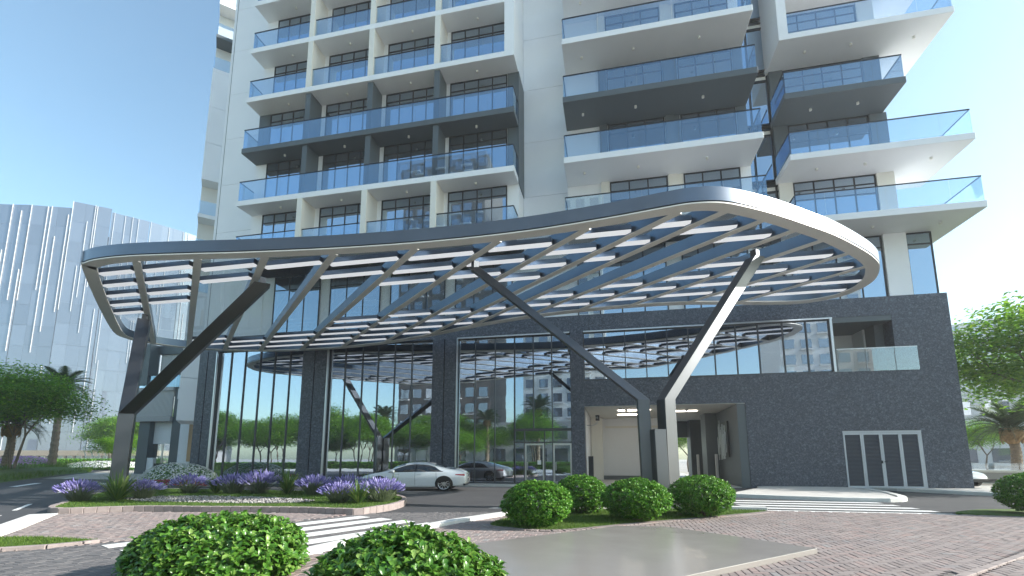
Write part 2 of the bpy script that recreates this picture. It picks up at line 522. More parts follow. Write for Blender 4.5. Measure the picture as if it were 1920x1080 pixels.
def brick_shape(hx, hy, h):
    b = 0.006
    mb = MB()
    mb.v = [(-hx, -hy, 0), (hx, -hy, 0), (hx, hy, 0), (-hx, hy, 0), (-hx, -hy, h - b), (hx, -hy, h - b), (hx, hy, h - b), (-hx, hy, h - b),
            (-hx + b, -hy + b, h), (hx - b, -hy + b, h), (hx - b, hy - b, h), (-hx + b, hy - b, h)]
    mb.f = [(0, 1, 5, 4), (1, 2, 6, 5), (2, 3, 7, 6), (3, 0, 4, 7), (4, 5, 9, 8), (5, 6, 10, 9), (6, 7, 11, 10), (7, 4, 8, 11), (8, 9, 10, 11)]
    return mb

def pave(parent, poly, w, gap, mat, z, h, single, keep=None, view=(0.6, 6.0), skip=None):
    """bricks of a herringbone pavement: the `single` nearest become objects, the rest one joined part."""
    br = herringbone(poly, w, gap)
    if keep: br = [b for b in br if keep(b[0], b[1])]
    if skip: br = [b for b in br if not any(inside(s, b[0], b[1]) for s in skip)]
    br.sort(key=lambda b: (b[0] - view[0]) ** 2 + (b[1] - view[1]) ** 2)
    sh = {}
    V = []; F = []; n = 0
    for i, (x, y, hx, hy) in enumerate(br):
        dz = random.uniform(-0.003, 0.003)
        if i < single:
            key = (round(hx, 4), round(hy, 4))
            if key not in sh: sh[key] = brick_shape(hx, hy, h).mesh('brick')
            o = link('brick', sh[key], mat, parent)
            o.location = (x, y, z + dz)
            o.rotation_euler = (random.uniform(-.008, .008), random.uniform(-.008, .008), random.uniform(-.01, .01))
        else:
            q = brick_shape(hx, hy, h)
            tx = random.uniform(-.01, .01); ty = random.uniform(-.01, .01)
            V += [(a + x, b + y, c + z + dz + (a * tx + b * ty)) for a, b, c in q.v]
            F += [tuple(k + n for k in f) for f in q.f]; n += len(q.v)
    if V:
        me = bpy.data.meshes.new('brick_field'); me.from_pydata(V, [], F); me.update()
        o = link('brick_field', me, mat, parent); o['kind'] = 'stuff'

# outline of the pink brick forecourt on the right (drop-off kerb on its left, crossing at its back)
BED = smooth_closed([(-2.95, 11.35), (-2.35, 10.85), (-1.4, 10.7), (-0.55, 11.3), (0.5, 12.3), (2.05, 13.6), (4.3, 15.6), (4.1, 15.85), (2.4, 15.8), (0.2, 15.4), (-1.6, 14.4), (-2.55, 13.2)], 4)
SLAB = [(3.30, 9.10), (1.15, 11.25), (0.05, 11.15), (-2.95, 7.75), (-2.4, 5.2), (-0.6, 5.2)]
PLAZA_R = [(-5.35, 4.0), (-4.72, 8.9), (-3.85, 11.5), (-2.95, 13.4), (-1.4, 15.1), (0.4, 15.95), (4.6, 16.08), (11.2, 16.05), (24, 15.6), (24, 4.0)]
mort = struct(MB().prism(PLAZA_R, -0.03, 0.018).build('pavement', 'mortar'))
# rotated row of kerb bricks that crosses the forecourt at the lower right
KA, KB = Vector((4.0, 7.25)), Vector((12.5, 15.2))
kd = (KB - KA).normalized(); kn = Vector((-kd.y, kd.x))
def off_kerb(x, y): return abs((Vector((x, y)) - KA).dot(kn)) > 0.13 or x < 3.9
def visible(x, y): return y > 3.9 and x > -5.2 and x < 1.6 + y * 0.82
pave(mort, PLAZA_R, 0.115, 0.009, 'brick_pink', 0.0, 0.036, 300, keep=lambda x, y: visible(x, y) and off_kerb(x, y), view=(2.6, 6.8), skip=[BED, SLAB])
sh = brick_shape(0.21, 0.055, 0.05).mesh('kerb_brick')
L = (KB - KA).length; k = 0
while k * 0.44 < L:
    p = KA + kd * (k * 0.44)
    o = link('edging_brick', sh, 'stone_block', mort); o.location = (p.x, p.y, 0.004); o.rotation_euler = (0, 0, math.atan2(kd.y, kd.x)); k += 1

# pink brick forecourt on the left, in front of the planter
PLAZA_L = [(-15.95, 10.75), (-14.15, 11.85), (-11.7, 12.25), (-9.07, 12.6), (-7.45, 12.5), (-8.1, 10.7), (-9.35, 7.75), (-9.8, 7.0), (-10.5, 6.3), (-12.0, 5.4), (-12.4, 7.6)]
mortl = struct(MB().prism(PLAZA_L, -0.03, 0.012).build('pavement', 'mortar'))
GRASS_L = [(-14.5, 6.9), (-12.02, 7.45), (-11.4, 7.6), (-10.63, 7.63), (-9.73, 7.56), (-9.76, 7.3), (-10.01, 6.92), (-10.45, 6.6), (-11.6, 5.9), (-13.5, 5.2)]
pave(mortl, PLAZA_L, 0.115, 0.009, 'brick_pink', -0.006, 0.034, 0, skip=[GRASS_L])
# grey brick lane that the left crossing is painted on
LANE = [(-9.9, 6.9), (-8.25, 10.65), (-7.3, 12.75), (-6.6, 13.3), (-2.9, 14.3), (-3.25, 13.15), (-4.0, 11.5), (-4.9, 8.9), (-5.45, 4.0), (-12.5, 4.0), (-12.2, 5.2), (-10.6, 6.1)]
mortg = struct(MB().prism(LANE, -0.03, 0.002).build('lane', 'mortar'))
pave(mortg, LANE, 0.13, 0.008, 'brick_grey', -0.018, 0.034, 120, view=(-7.0, 5.6))

# white stripes of the left crossing (lie 4 mm over the bricks)
def stripe(p, q, w, z, parent, name='crossing_stripe'):
    p = Vector(p); q = Vector(q); d = (q - p).normalized(); n = Vector((-d.y, d.x)) * w / 2
    n2 = Vector((d.y, -d.x)) * w / 2
    a = p + n2; b = q + n2; c = q + n; e = p + n
    MB().prism([(a.x, a.y), (b.x, b.y), (c.x, c.y), (e.x, e.y)], z - 0.003, z).build(name, 'line_paint', parent)
for (tx, ty), ln in (((-6.75, 12.25), 5.6), ((-5.95, 11.95), 5.6), ((-5.18, 11.65), 5.6), ((-4.40, 11.35), 5.4)):
    dx, dy = 0.415, 0.91
    stripe((tx - dx * ln, ty - dy * ln), (tx, ty), 0.45, 0.023, mortg)
# right crossing on the asphalt
cross = struct(MB().box(4.2, 9.7, 16.3, 16.301, -0.02, -0.01).build('crossing', 'asphalt'))
for y0, x0, x1 in ((20.05, 4.35, 9.5), (19.1, 4.3, 9.55), (18.15, 4.25, 9.6), (17.25, 4.3, 9.65), (16.4, 4.65, 9.7)):
    MB().prism([(x0, y0 - .19), (x1, y0 - .19), (x1 - .05, y0 + .19), (x0 - .08, y0 + .19)], -0.003, 0.002).build('crossing_stripe', 'line_paint', cross)
# lane marks of the street on the left and the arrow in the drop-off
marks = struct(MB().box(-34, -33.9, 21, 21.1, -0.02, -0.01).build('road_markings', 'asphalt'))
for p, q, w in (((-34.0, 21.2), (-37.3, 24.6), .35), ((-43.5, 30.4), (-47.0, 34.0), .35), ((-52, 39), (-55.5, 43), .35), ((-18.4, 11.6), (-20.4, 13.3), .12), ((-15.6, 9.1), (-17.2, 10.5), .12), ((-27.0, 23.6), (-22.5, 23.9), .14), ((-16.8, 24.3), (-13.9, 24.4), .16), ((-26, 18.0), (-29, 21.4), .12)):
    stripe(p, q, w, 0.0, marks, 'lane_dash')
MB().prism([(-4.05, 15.35), (-2.2, 16.35), (-2.15, 16.05), (-1.2, 16.3), (-1.25, 15.95), (-2.3, 15.75), (-2.3, 15.45)], -0.003, 0.002).build('direction_arrow', 'line_paint', marks)
# white kerb band at the left and the kerb between drop-off lane and forecourt
def kerb(pts, w, z, mat='kerb_white', name='kerb', seg_len=None, h0=-0.03, parent=None, bev=0.02):
    pts = [np.array(p, float) for p in pts]
    mb = MB(); n = len(pts); l = []; r = []
    for i in range(n):
        d = pts[min(i + 1, n - 1)] - pts[max(i - 1, 0)]; d = d / np.linalg.norm(d); nn = np.array([-d[1], d[0]])
        l.append(pts[i] + nn * w / 2); r.append(pts[i] - nn * w / 2)
    for i in range(n):
        for q, zz in ((l[i], h0), (r[i], h0), (r[i], z), (l[i], z)): mb.v.append((q[0], q[1], zz))
    for i in range(n - 1):
        a = 4 * i; b = a + 4
        mb.f += [(a + 3, a + 2, b + 2, b + 3), (a + 1, b + 1, b + 2, a + 2), (a, a + 3, b + 3, b)]
    mb.f += [(0, 1, 2, 3), (4 * n - 1, 4 * n - 2, 4 * n - 3, 4 * n - 4)]
    return mb.build(name, mat, parent, bevel=bev, seg=2)
struct(kerb([(-9.0, 3.6), (-13.3, 8.2), (-15.9, 10.72)], 0.62, 0.055, name='kerb'))
struct(kerb([(-5.3, 4.0), (-5.12, 6.9), (-4.72, 8.9), (-3.86, 11.5), (-3.0, 13.35), (-1.5, 15.15), (0.4, 16.1), (2.4, 16.35), (4.6, 16.3)], 0.26, 0.12, name='kerb'))

# raised pavement along the building
WALK = smooth_closed([(4.9, 21.9), (7.1, 21.1), (9.2, 20.75), (10.5, 21.1), (11.1, 22.6), (11.8, 24.9), (12.0, 27.0), (11.9, 28.55), (8.0, 28.55), (7.3, 27.0), (6.0, 24.5)], 4)
walk = struct(MB().prism(WALK, -0.03, 0.115).build('pavement', 'paving_light'))
kerb([(4.6, 21.95), (5.9, 21.35), (7.1, 20.95), (8.3, 20.65), (9.3, 20.55), (10.0, 20.62), (10.5, 20.85), (10.85, 21.3), (11.15, 22.0), (11.5, 23.2), (11.95, 24.9), (12.1, 27.0)], 0.28, 0.15, parent=walk)
walk2 = struct(MB().prism([(13.2, 28.55), (15.2, 26.0), (16.6, 24.4), (18.4, 24.7), (20.5, 27.6), (20.5, 36), (18.1, 36), (18.1, 28.55)], -0.03, 0.11).build('pavement', 'paving_light'))
kerb([(13.9, 27.6), (15.1, 25.9), (16.5, 24.3), (17.6, 24.2), (18.7, 24.7), (20.6, 27.6)], 0.26, 0.15, parent=walk2)
struct(MB().prism([(-30.6, 26.9), (-1.9, 26.9), (-1.9, 28.4), (-30.6, 28.4)], -0.03, 0.10).build('pavement', 'paving_light', bevel=0.02))

# ------------------------------------------------------------------ planter island
PL = smooth_closed([(-15.98, 10.93), (-14.15, 11.87), (-11.68, 12.25), (-9.07, 12.6), (-7.3, 12.52), (-7.0, 13.1), (-6.85, 14.4), (-7.2, 15.9), (-8.0, 17.3), (-9.6, 18.6), (-12.5, 19.2), (-17.1, 19.3), (-21.0, 19.2), (-22.6, 18.4), (-21.0, 15.8), (-18.2, 12.9)], 6)
PL = ccw(PL); PLI = offset_poly(PL, 0.16)
planter = empty('planter_island', (-12, 15, 0))
def in_planter(o): o.parent = planter; o.matrix_parent_inverse = Matrix.Translation((12, -15, 0)); return o
in_planter(MB().prism(PLI, -0.02, 0.17).build('lawn', 'lawn'))
per = []
for i in range(len(PL)): per.append(math.dist(PL[i], PL[(i + 1) % len(PL)]))
tot = sum(per); cum = np.concatenate([[0], np.cumsum(per)])
def along(poly, s):
    s = s % tot; i = int(np.searchsorted(cum, s, 'right') - 1); i = min(i, len(poly) - 1)
    t = (s - cum[i]) / max(per[i], 1e-6); a = poly[i]; b = poly[(i + 1) % len(poly)]
    return (a[0] + (b[0] - a[0]) * t, a[1] + (b[1] - a[1]) * t)
nb = int(tot / 0.30)
for i in range(nb):
    s0 = i * tot / nb + 0.004; s1 = (i + 1) * tot / nb - 0.004
    a, b = along(PL, s0), along(PL, s1); c, d = along(PLI, s1), along(PLI, s0)
    in_planter(MB().prism([a, b, c, d], -0.02, 0.195 + random.uniform(-.004, .004)).build('kerb_stone', 'stone_block', bevel=0.012))
STRIP = smooth_closed([(-17.6, 14.5), (-15.7, 13.35), (-13.5, 13.35), (-11.2, 13.5), (-10.0, 14.2), (-10.4, 15.0), (-12.7, 15.6), (-15.5, 15.6)], 4)
in_planter(MB().prism(STRIP, 0.10, 0.178).build('pebble_bed', 'soil'))
xs = [p[0] for p in STRIP]; ys = [p[1] for p in STRIP]
V = []; F = []
while len(F) < 6 * 1500:
    x = random.uniform(min(xs), max(xs)); y = random.uniform(min(ys), max(ys))
    if not inside(STRIP, x, y): continue
    r = random.uniform(.03, .06); a = random.random() * 6.28; n = len(V)
    ca, sa = math.cos(a) * r, math.sin(a) * r
    V += [(x + ca, y + sa, .178), (x - sa * .7, y + ca * .7, .178), (x - ca, y - sa, .178), (x + sa * .7, y - ca * .7, .178),
          (x + ca * .5, y + sa * .5, .178 + r * .7), (x - sa * .35, y + ca * .35, .178 + r * .75), (x - ca * .5, y - sa * .5, .178 + r * .7), (x + sa * .35, y - ca * .35, .178 + r * .65)]
    F += [(n, n + 1, n + 5, n + 4), (n + 1, n + 2, n + 6, n + 5), (n + 2, n + 3, n + 7, n + 6), (n + 3, n, n + 4, n + 7), (n + 4, n + 5, n + 6, n + 7), (n + 3, n + 2, n + 1, n)]
me = bpy.data.meshes.new('pebbles'); me.from_pydata(V, [], F); me.update()
o = in_planter(link('pebbles', me, 'pebble', None, True)); o['kind'] = 'stuff'
tag(planter, 'long raised planter island with a stone block kerb, lawn and pebble strip', 'planter')

# beige polished slab in the foreground
tag(MB().prism(SLAB, 0.0, 0.115).build('stone_slab', 'slab_beige', bevel=0.008, seg=2), 'smooth beige polished slab lying on the brick forecourt', 'slab')

# lawns: bed with the clipped shrubs, corner at the lower left, mound across the street, strip at the right
bed = struct(MB().prism(BED, -0.02, 0.055).build('lawn', 'lawn'))
lawnl = struct(MB().prism(GRASS_L, -0.02, 0.045).build('lawn', 'lawn'))
gk = [(-9.68, 7.5), (-9.74, 7.26), (-10.0, 6.86), (-10.45, 6.5), (-11.6, 5.8), (-13.5, 5.1)]
for i in range(len(gk) - 1):
    a = np.array(gk[i]); b = np.array(gk[i + 1]); n = max(1, int(np.linalg.norm(b - a) / .55))
    for j in range(n):
        p = a + (b - a) * (j / n); q = a + (b - a) * ((j + 1) / n - 0.012)
        kerb([tuple(p), tuple(q)], 0.13, 0.075, 'stone_block', 'kerb_stone', parent=lawnl, bev=0.012)
eb = brick_shape(0.055, 0.11, 0.05).mesh('edging_brick')
for i in range(0, 26):
    a = np.array(BED[i]); b = np.array(BED[(i + 1) % len(BED)]); n = max(1, round(np.linalg.norm(b - a) / .125)); d = b - a
    for j in range(n):
        p = a + d * ((j + .5) / n); nn = np.array([d[1], -d[0]]) / np.linalg.norm(d)
        if inside(BED, *(p + nn * .1)): nn = -nn
        p = p + nn * .10
        o = link('edging_brick', eb, 'brick_pink', bed); o.location = (p[0], p[1], 0.004); o.rotation_euler = (0, 0, math.atan2(d[1], d[0]))

def blades(name, poly, z, n, h, w, mat, parent=None, lean=0.5, zf=None, skip=None):
    xs = [p[0] for p in poly]; ys = [p[1] for p in poly]
    X = rng.uniform(min(xs), max(xs), n * 3); Y = rng.uniform(min(ys), max(ys), n * 3)
    ok = np.zeros(len(X), bool); j = len(poly) - 1
    for i in range(len(poly)):
        xi, yi = poly[i]; xj, yj = poly[j]
        with np.errstate(divide='ignore', invalid='ignore'):
            ok ^= ((yi > Y) != (yj > Y)) & (X < (xj - xi) * (Y - yi) / (yj - yi + 1e-12) + xi)
        j = i
    if skip is not None: ok &= ~np.array([inside(skip, a, b) for a, b in zip(X, Y)])
    X = X[ok][:n]; Y = Y[ok][:n]; n = len(X)
    Z = np.full(n, z) if zf is None else zf(X, Y)
    a = rng.uniform(0, 6.283, n); hh = h * rng.uniform(.6, 1.25, n); ww = w * rng.uniform(.7, 1.3, n)
    la = rng.uniform(0, 6.283, n); ll = hh * lean * rng.uniform(0, 1, n)
    b0 = np.stack([X - np.cos(a) * ww, Y - np.sin(a) * ww, Z], 1); b1 = np.stack([X + np.cos(a) * ww, Y + np.sin(a) * ww, Z], 1)
    t = np.stack([X + np.cos(la) * ll, Y + np.sin(la) * ll, Z + hh], 1)
    V = np.stack([b0, b1, t], 1).reshape(-1, 3)
    o = link(name, fastmesh(name, V, np.arange(n * 3), 3), mat, parent)
    o['kind'] = 'stuff'
    return o
def lab(o, l): tag(o, l, 'grass'); return o
lab(blades('grass', PLI, .168, 42000, .055, .006, 'leaf_grass', None, skip=STRIP), 'short green grass covering the planter island')
lab(blades('grass', BED, .053, 32000, .05, .005, 'leaf_grass', None), 'bright green grass around the four clipped ball shrubs')
lab(blades('grass', GRASS_L, .043, 16000, .045, .005, 'leaf_grass', None), 'olive green grass in the rounded lawn corner at the lower left')

# ================================================================== PODIUM
YP = 28.7
pod = empty('podium_building', (0, 29, 0))
def cp(o, par):
    """parent keeping the world position"""
    o.parent = par
    o.matrix_parent_inverse = Matrix.Translation(par.location).inverted()
    return o
def pbox(name, mat, x0, x1, y0, y1, z0, z1, par=None, bevel=0.0):
    return cp(MB().box(x0, x1, y0, y1, z0, z1).build(name, mat, bevel=bevel), pod) if par is None else MB().box(x0, x1, y0, y1, z0, z1).build(name, mat, par, bevel=bevel)
# stone-clad front wall, cut round its openings
pbox('stone_wall', 'granite', 7.4, 12.15, YP, YP + 1.2, 0, 6.32)
pbox('stone_wall', 'granite', 12.15, 15.85, YP, YP + 1.2, 3.08, 6.32)
pbox('stone_wall', 'granite', 15.85, 17.85, YP, YP + 1.2, 0, 6.32)
pbox('stone_wall', 'granite', -1.62, 7.4, YP, YP + 1.2, 4.72, 6.30)
pbox('stone_wall', 'granite', 15.12, 17.85, YP, YP + 1.2, 6.32, 10.46)
pbox('stone_wall', 'granite', -29.75, 15.12, YP, YP + 1.2, 9.40, 10.46)
pbox('stone_wall', 'granite', 16.85, 17.845, YP + 1.2, 48, 0, 10.455)
pbox('flat_roof', 'paving_light', -29.7, 17.8, YP + 1.2, 47, 10.0, 10.3)
for (a, b) in ((-29.75, -28.3), (-21.1, -19.22), (-11.45, -9.8), (-2.4, -1.62)):
    if b - a > 1:
        m_ = (a + b) / 2
        pbox('stone_pier', 'granite', a, m_ - .035, YP - .02, YP + 1.0, 0, 9.399)
        pbox('stone_pier', 'granite', m_ + .035, b, YP - .02, YP + 1.0, 0, 9.399)
        pbox('pier_joint', 'gap_black', m_ - .034, m_ + .034, YP + .06, YP + .9, 0, 9.398)
    else:
        pbox('stone_pier', 'granite', a, b, YP - .02, YP + 1.0, 0, 9.399)
# lobby behind the glass
lob = pbox('lobby_room', 'interior_wall', -29.4, -2.0, 39.0, 39.2, 0, 9.4)
pbox('lobby_floor', 'paving_light', -29.4, -2.0, YP + .3, 39, 0.0, 0.08, lob)
pbox('lobby_ceiling', 'interior_dark', -29.4, -1.65, YP + 1.2, 39, 9.15, 9.38, lob)
pbox('side_wall', 'interior_wall', -29.6, -29.4, YP + 1, 39, 0, 9.38, lob)
pbox('partition_wall', 'interior_wall', -2.0, -1.7, YP + 1.0, 39, 0, 9.38, lob)
for x in (-18.75, -9.35):
    pbox('lobby_column', 'tan_panel', x - .42, x + .42, YP + .75, YP + 1.6, 0.08, 9.15, lob)
pbox('reception_wall', 'tan_panel', -27.5, -22.5, 36.5, 36.9, .08, 5.4, lob)
pbox('reception_wall', 'interior_dark', -17.5, -12.0, 37.5, 37.9, .08, 5.0, lob)
pbox('mezzanine_band', 'cream_paint', -19.0, -2.1, 34.6, 35.2, 5.3, 6.3, lob)
# full-height glazing: panes between slim mullions
def glaze(x_list, z0, z1, y, gmat, fw=.042, name='lobby_window', fmat='frame_grey', depth=.10, transoms=()):
    w = pbox(name, fmat, x_list[0], x_list[-1], y - .05, y + .05, z0, z0 + .07)
    MB().box(x_list[0], x_list[-1], y - .05, y + .05, z1 - .07, z1).build('head_rail', fmat, w)
    for x in x_list: MB().box(x - fw / 2, x + fw / 2, y - depth, y + .04, z0 + .07, z1 - .07).build('mullion', fmat, w)
    for t in transoms: MB().box(x_list[0], x_list[-1], y - .055, y + .03, t - .035, t + .035).build('transom', fmat, w)
    zs = [z0 + .07] + list(transoms) + [z1 - .07]
    for a, b in zip(x_list[:-1], x_list[1:]):
        for c, d in zip(zs[:-1], zs[1:]):
            MB().box(a + fw / 2, b - fw / 2, y - .012, y + .012, c + .005, d - .005).build('pane', gmat, w)
    return w
YG = YP + .28
glaze([-28.25, -27.21, -26.0, -24.74, -23.54, -22.28, -21.1], 0.08, 9.40, YG, 'lobby_glass')
glaze([-19.2, -17.93, -16.63, -15.47, -14.24, -13.0, -11.5], 0.08, 9.40, YG, 'lobby_glass')
glaze([-9.78, -8.59, -7.26, -6.0], 0.08, 9.40, YG, 'lobby_glass')
glaze([-5.98, -4.78, -3.6, -2.42], 3.38, 9.40, YG, 'blue_glass', .06)
glaze([-5.98, -5.36, -4.1, -3.6, -2.42], 0.08, 3.37, YG, 'blue_glass', .06, transoms=(2.6,), name='entrance_screen')
for a, b in ((-5.33, -4.13), (-3.57, -2.45)):
    d = pbox('entrance_door', 'silver', a, a + .09, YG - .10, YG - .03, .09, 2.52)
    MB().box(b - .09, b, YG - .10, YG - .03, .09, 2.52).build('stile', 'silver', d)
    MB().box(a + .09, b - .09, YG - .10, YG - .03, 2.42, 2.52).build('rail', 'silver', d)
    MB().box(a + .09, b - .09, YG - .10, YG - .03, .09, .22).build('rail', 'silver', d)
    MB().box(a + .09, b - .09, YG - .075, YG - .055, .22, 2.42).build('pane', 'clear_glass', d)
    MB().box(a + .14, a + .18, YG - .20, YG - .15, .9, 1.4).build('handle', 'silver', d)
cp(MB().box(-4.55, -4.33, YG - .079, YG - .0765, 1.25, 1.5).build('door_notice', 'line_paint'), pod)
for a, b in ((-28.28, -28.22), (-19.18, -19.12), (-9.79, -9.73)):
    pbox('edge_trim', 'silver', a, b, YP - .06, YP + .1, .1, 9.38)
# ribbon window over the passage, with a light metal head
glaze([-1.58, -.39, .89, 2.12, 3.35, 4.56, 5.98, 7.17, 8.37, 9.66, 10.87, 12.05], 6.33, 9.34, YP + .12, 'lobby_glass', .05, 'ribbon_window')
pbox('window_head', 'silver', -1.6, 12.2, YP - .07, YP + .02, 9.34, 9.42)
pbox('window_head', 'silver', -9.75, -2.45, YP - .07, YP + .02, 9.36, 9.43)
pbox('window_jamb', 'silver', 12.05, 12.17, YP - .07, YP + .3, 6.33, 9.34)
rb = pbox('upper_room', 'interior_wall', -1.5, 12.0, 37.0, 37.2, 6.3, 9.4)
pbox('room_floor', 'interior_dark', -1.6, 12.0, YP + 1.2, 37, 6.1, 6.29, rb)
pbox('room_ceiling', 'interior_wall', -1.6, 12.0, YP + 1.2, 37, 9.36, 9.395, rb)
# recessed terrace
tr = pbox('terrace', 'white_paint', 12.3, 15.1, YP + 3.2, YP + 3.4, 6.3, 9.38)
pbox('terrace_floor', 'paving_light', 12.2, 15.12, YP + 1.2, YP + 3.2, 6.2, 6.315, tr)
pbox('terrace_ceiling', 'dark_paint', 12.17, 15.11, YP + .02, YP + 3.2, 9.1, 9.395, tr)
pbox('terrace_side', 'white_paint', 14.55, 14.65, YP + 1.9, YP + 3.2, 6.32, 9.1, tr)
pbox('terrace_pier', 'dark_paint', 14.66, 15.11, YP + .9, YP + 3.2, 6.321, 9.1, tr)
pbox('terrace_door', 'window_glass', 12.3, 13.0, YP + 3.12, YP + 3.19, 6.33, 8.6, tr)
for a, b in ((12.25, 13.6), (13.63, 15.0), (15.03, 16.1)):
    MB().box(a, b, YP - .09, YP - .07, 6.3, 7.55).build('glass_panel', 'clear_glass', tr)
MB().box(12.22, 16.1, YP - .10, YP - .06, 7.55, 7.59).build('handrail', 'silver', tr)
# drive-through passage
ps = pbox('passage', 'cream_paint', -1.61, 7.39, YP + .02, 44, 4.705, 4.9)
pbox('side_wall', 'white_paint', -1.9, -1.63, YP + 1.2, 44, 0, 4.7, ps)
pbox('back_wall', 'white_paint', -1.6, 4.45, 37.6, 37.9, 0, 4.7, ps)
pbox('wall_pier', 'cream_paint', -1.6, -.75, 36.6, 37.6, 0, 4.7, ps)
pbox('shutter_frame', 'cream_paint', -.55, 4.2, 37.5, 37.6, 3.95, 4.1, ps)
for i in range(8): MB().box(-.5, 4.15, 37.55, 37.585, .25 + i * .46, .68 + i * .46).build('shutter_slat', 'white_paint', ps)
pbox('plinth', 'dark_paint', -.75, 4.45, 37.2, 37.5, 0, .32, ps)
for a_, b_, y_ in ((.4, 2.4, 34.0), (3.4, 5.4, 32.2), (.4, 2.4, 31.0)):
    pbox('ceiling_light', 'lamp_lit', a_, b_, y_, y_ + .22, 4.64, 4.70, ps)
for x, y in ((.9, 31.0), (3.9, 33.5), (4.6, 31.2)):
    cp(MB().cyl((x, y, 4.55), .09, .16, 12).build('downlight', 'downlight_white'), pod)
pbox('back_beam', 'dark_paint', 4.4, 7.4, 41.6, 42.0, 3.35, 4.7, ps)
for a, b, y0, y1 in ((6.1, 7.38, 40.2, 42.0), (6.25, 7.38, 34.5, 36.2), (7.0, 7.39, YP + 1.21, 34.5)):
    pbox('dark_pier', 'dark_paint', a, b, y0, y1, 0, 4.69, ps)
pbox('side_panel', 'interior_dark', 7.1, 7.39, 36.2, 40.2, 0, 4.69, ps)
pbox('stone_reveal', 'dark_paint', 6.95, 7.395, YP + .03, YP + 1.2, 0, 4.70, ps)
pbox('passage_floor', 'paving_light', -1.6, 7.39, YP + .1, 60, -.02, .03, ps)
wa = pbox('wall_sculpture', 'black_metal', 6.9, 6.98, 31.2, 33.0, 1.7, 3.9)
for i in range(26):
    y = 31.0 + (i % 13) * .16 + random.uniform(-.03, .03); z0 = random.uniform(1.5, 2.6); ln = random.uniform(.9, 1.6)
    MB().box(6.74 - (i % 3) * .05, 6.77 - (i % 3) * .05, y, y + .045, z0, min(4.0, z0 + ln)).build('metal_rod', 'silver', wa)
for x, y in ((5.9, 36.4), (6.6, 33.6)):
    cp(MB().box(x, x + .16, y, y + .2, 0.02, 1.9).build('bollard', 'far_white', bevel=.02), pod)
cc = cp(MB().box(-1.05, -.8, 31.0, 31.35, 4.05, 4.4).build('security_camera', 'black_metal', bevel=.02), pod)
MB().tube([(-1.62, 31.2, 3.75), (-1.2, 31.2, 3.75), (-.95, 31.2, 3.9), (-.93, 31.2, 4.06)], .035, 8).build('bracket', 'silver', cc)
MB().cyl((-.93, 30.97, 4.22), .07, .03, 12, 'y').build('lens', 'car_glass', cc)
pbox('ticket_post', 'black_metal', -1.5, -1.2, 29.6, 29.9, 0, 1.75)
# louvred plant-room doors
ld = pbox('louvre_doors', 'frame_light', 12.15, 15.85, YP + .02, YP + .12, 2.98, 3.079)
pbox('threshold', 'kerb_white', 12.1, 16.0, YP - .22, YP + .2, 0.0, .06, ld)
pbox('jamb', 'frame_light', 15.74, 15.848, YP + .02, YP + .12, .06, 2.98, ld)
pbox('backing', 'gap_black', 12.152, 15.848, YP + .12, YP + .2, .0, 3.07, ld)
for i in range(4):
    a = 12.17 + i * .892; b = a + .882
    lf = MB().box(a, a + .075, YP + .01, YP + .07, .07, 2.97).build('door_leaf', 'frame_light', ld)
    lf_parts = MB()
    MB().box(b - .075, b, YP + .01, YP + .07, .07, 2.97).build('stile', 'frame_light', ld)
    MB().box(a + .075, b - .075, YP + .01, YP + .07, 2.87, 2.97).build('rail', 'frame_light', ld)
    MB().box(a + .075, b - .075, YP + .01, YP + .07, .07, .17).build('rail', 'frame_light', ld)
    sl = None
    for k in range(38):
        z = .19 + k * .0708
        if sl is None:
            sl = MB().obox((0, 0, 0), (.366, 0, 0), (0, .03, .022), (0, -.004, .006)).mesh('louvre_slat')
        o = link('louvre_slat', sl, 'door_louvre', lf); o.location = ((a + b) / 2, YP + .05, z + .02)
MB().box(13.86, 13.9, YP - .05, YP + .01, 1.35, 1.5).build('handle', 'black_metal', ld)
MB().box(13.99, 14.12, YP - .05, YP + .01, 1.42, 1.46).build('handle', 'black_metal', ld)
tag(pod, 'two-storey podium clad in dark speckled granite with tall lobby glass and a passage', 'building')

# ================================================================== APARTMENT TOWER
tw = empty('apartment_tower', (0, 30, 10.4))
ZB = [15.0 + 4.02 * k for k in range(9)]           # slab undersides
TH = 0.38
def tbox(name, mat, x0, x1, y0, y1, z0, z1, par=None, bevel=0.0):
    o = MB().box(x0, x1, y0, y1, z0, z1).build(name, mat, par, bevel=bevel)
    return cp(o, tw) if par is None else o
ZTOP = 50.0
tbox('core_wall', 'white_paint', -29.9, 8.55, 29.25, 44, 10.3, ZTOP)
tbox('core_wall', 'white_paint', 10.95, 17.34, 31.0, 44, 10.3, ZTOP)
# wall panels with open joints at each storey
levels = [10.32] + [z + .05 for z in ZB]
for a, b in zip(levels[:-1], levels[1:]):
    tbox('wall_panel', 'white_paint', -29.9, -25.22, 29.2, 29.249, a + .012, b - .012)
    tbox('wall_panel', 'white_paint', -5.38, -2.36, 29.2, 29.249, a + .012, b - .012)
tbox('corner_trim', 'black_metal', -29.93, -29.9, 29.19, 29.3, 10.3, ZTOP)
tbox('corner_trim', 'white_paint', -30.28, -29.96, 29.3, 29.6, 10.3, ZTOP)

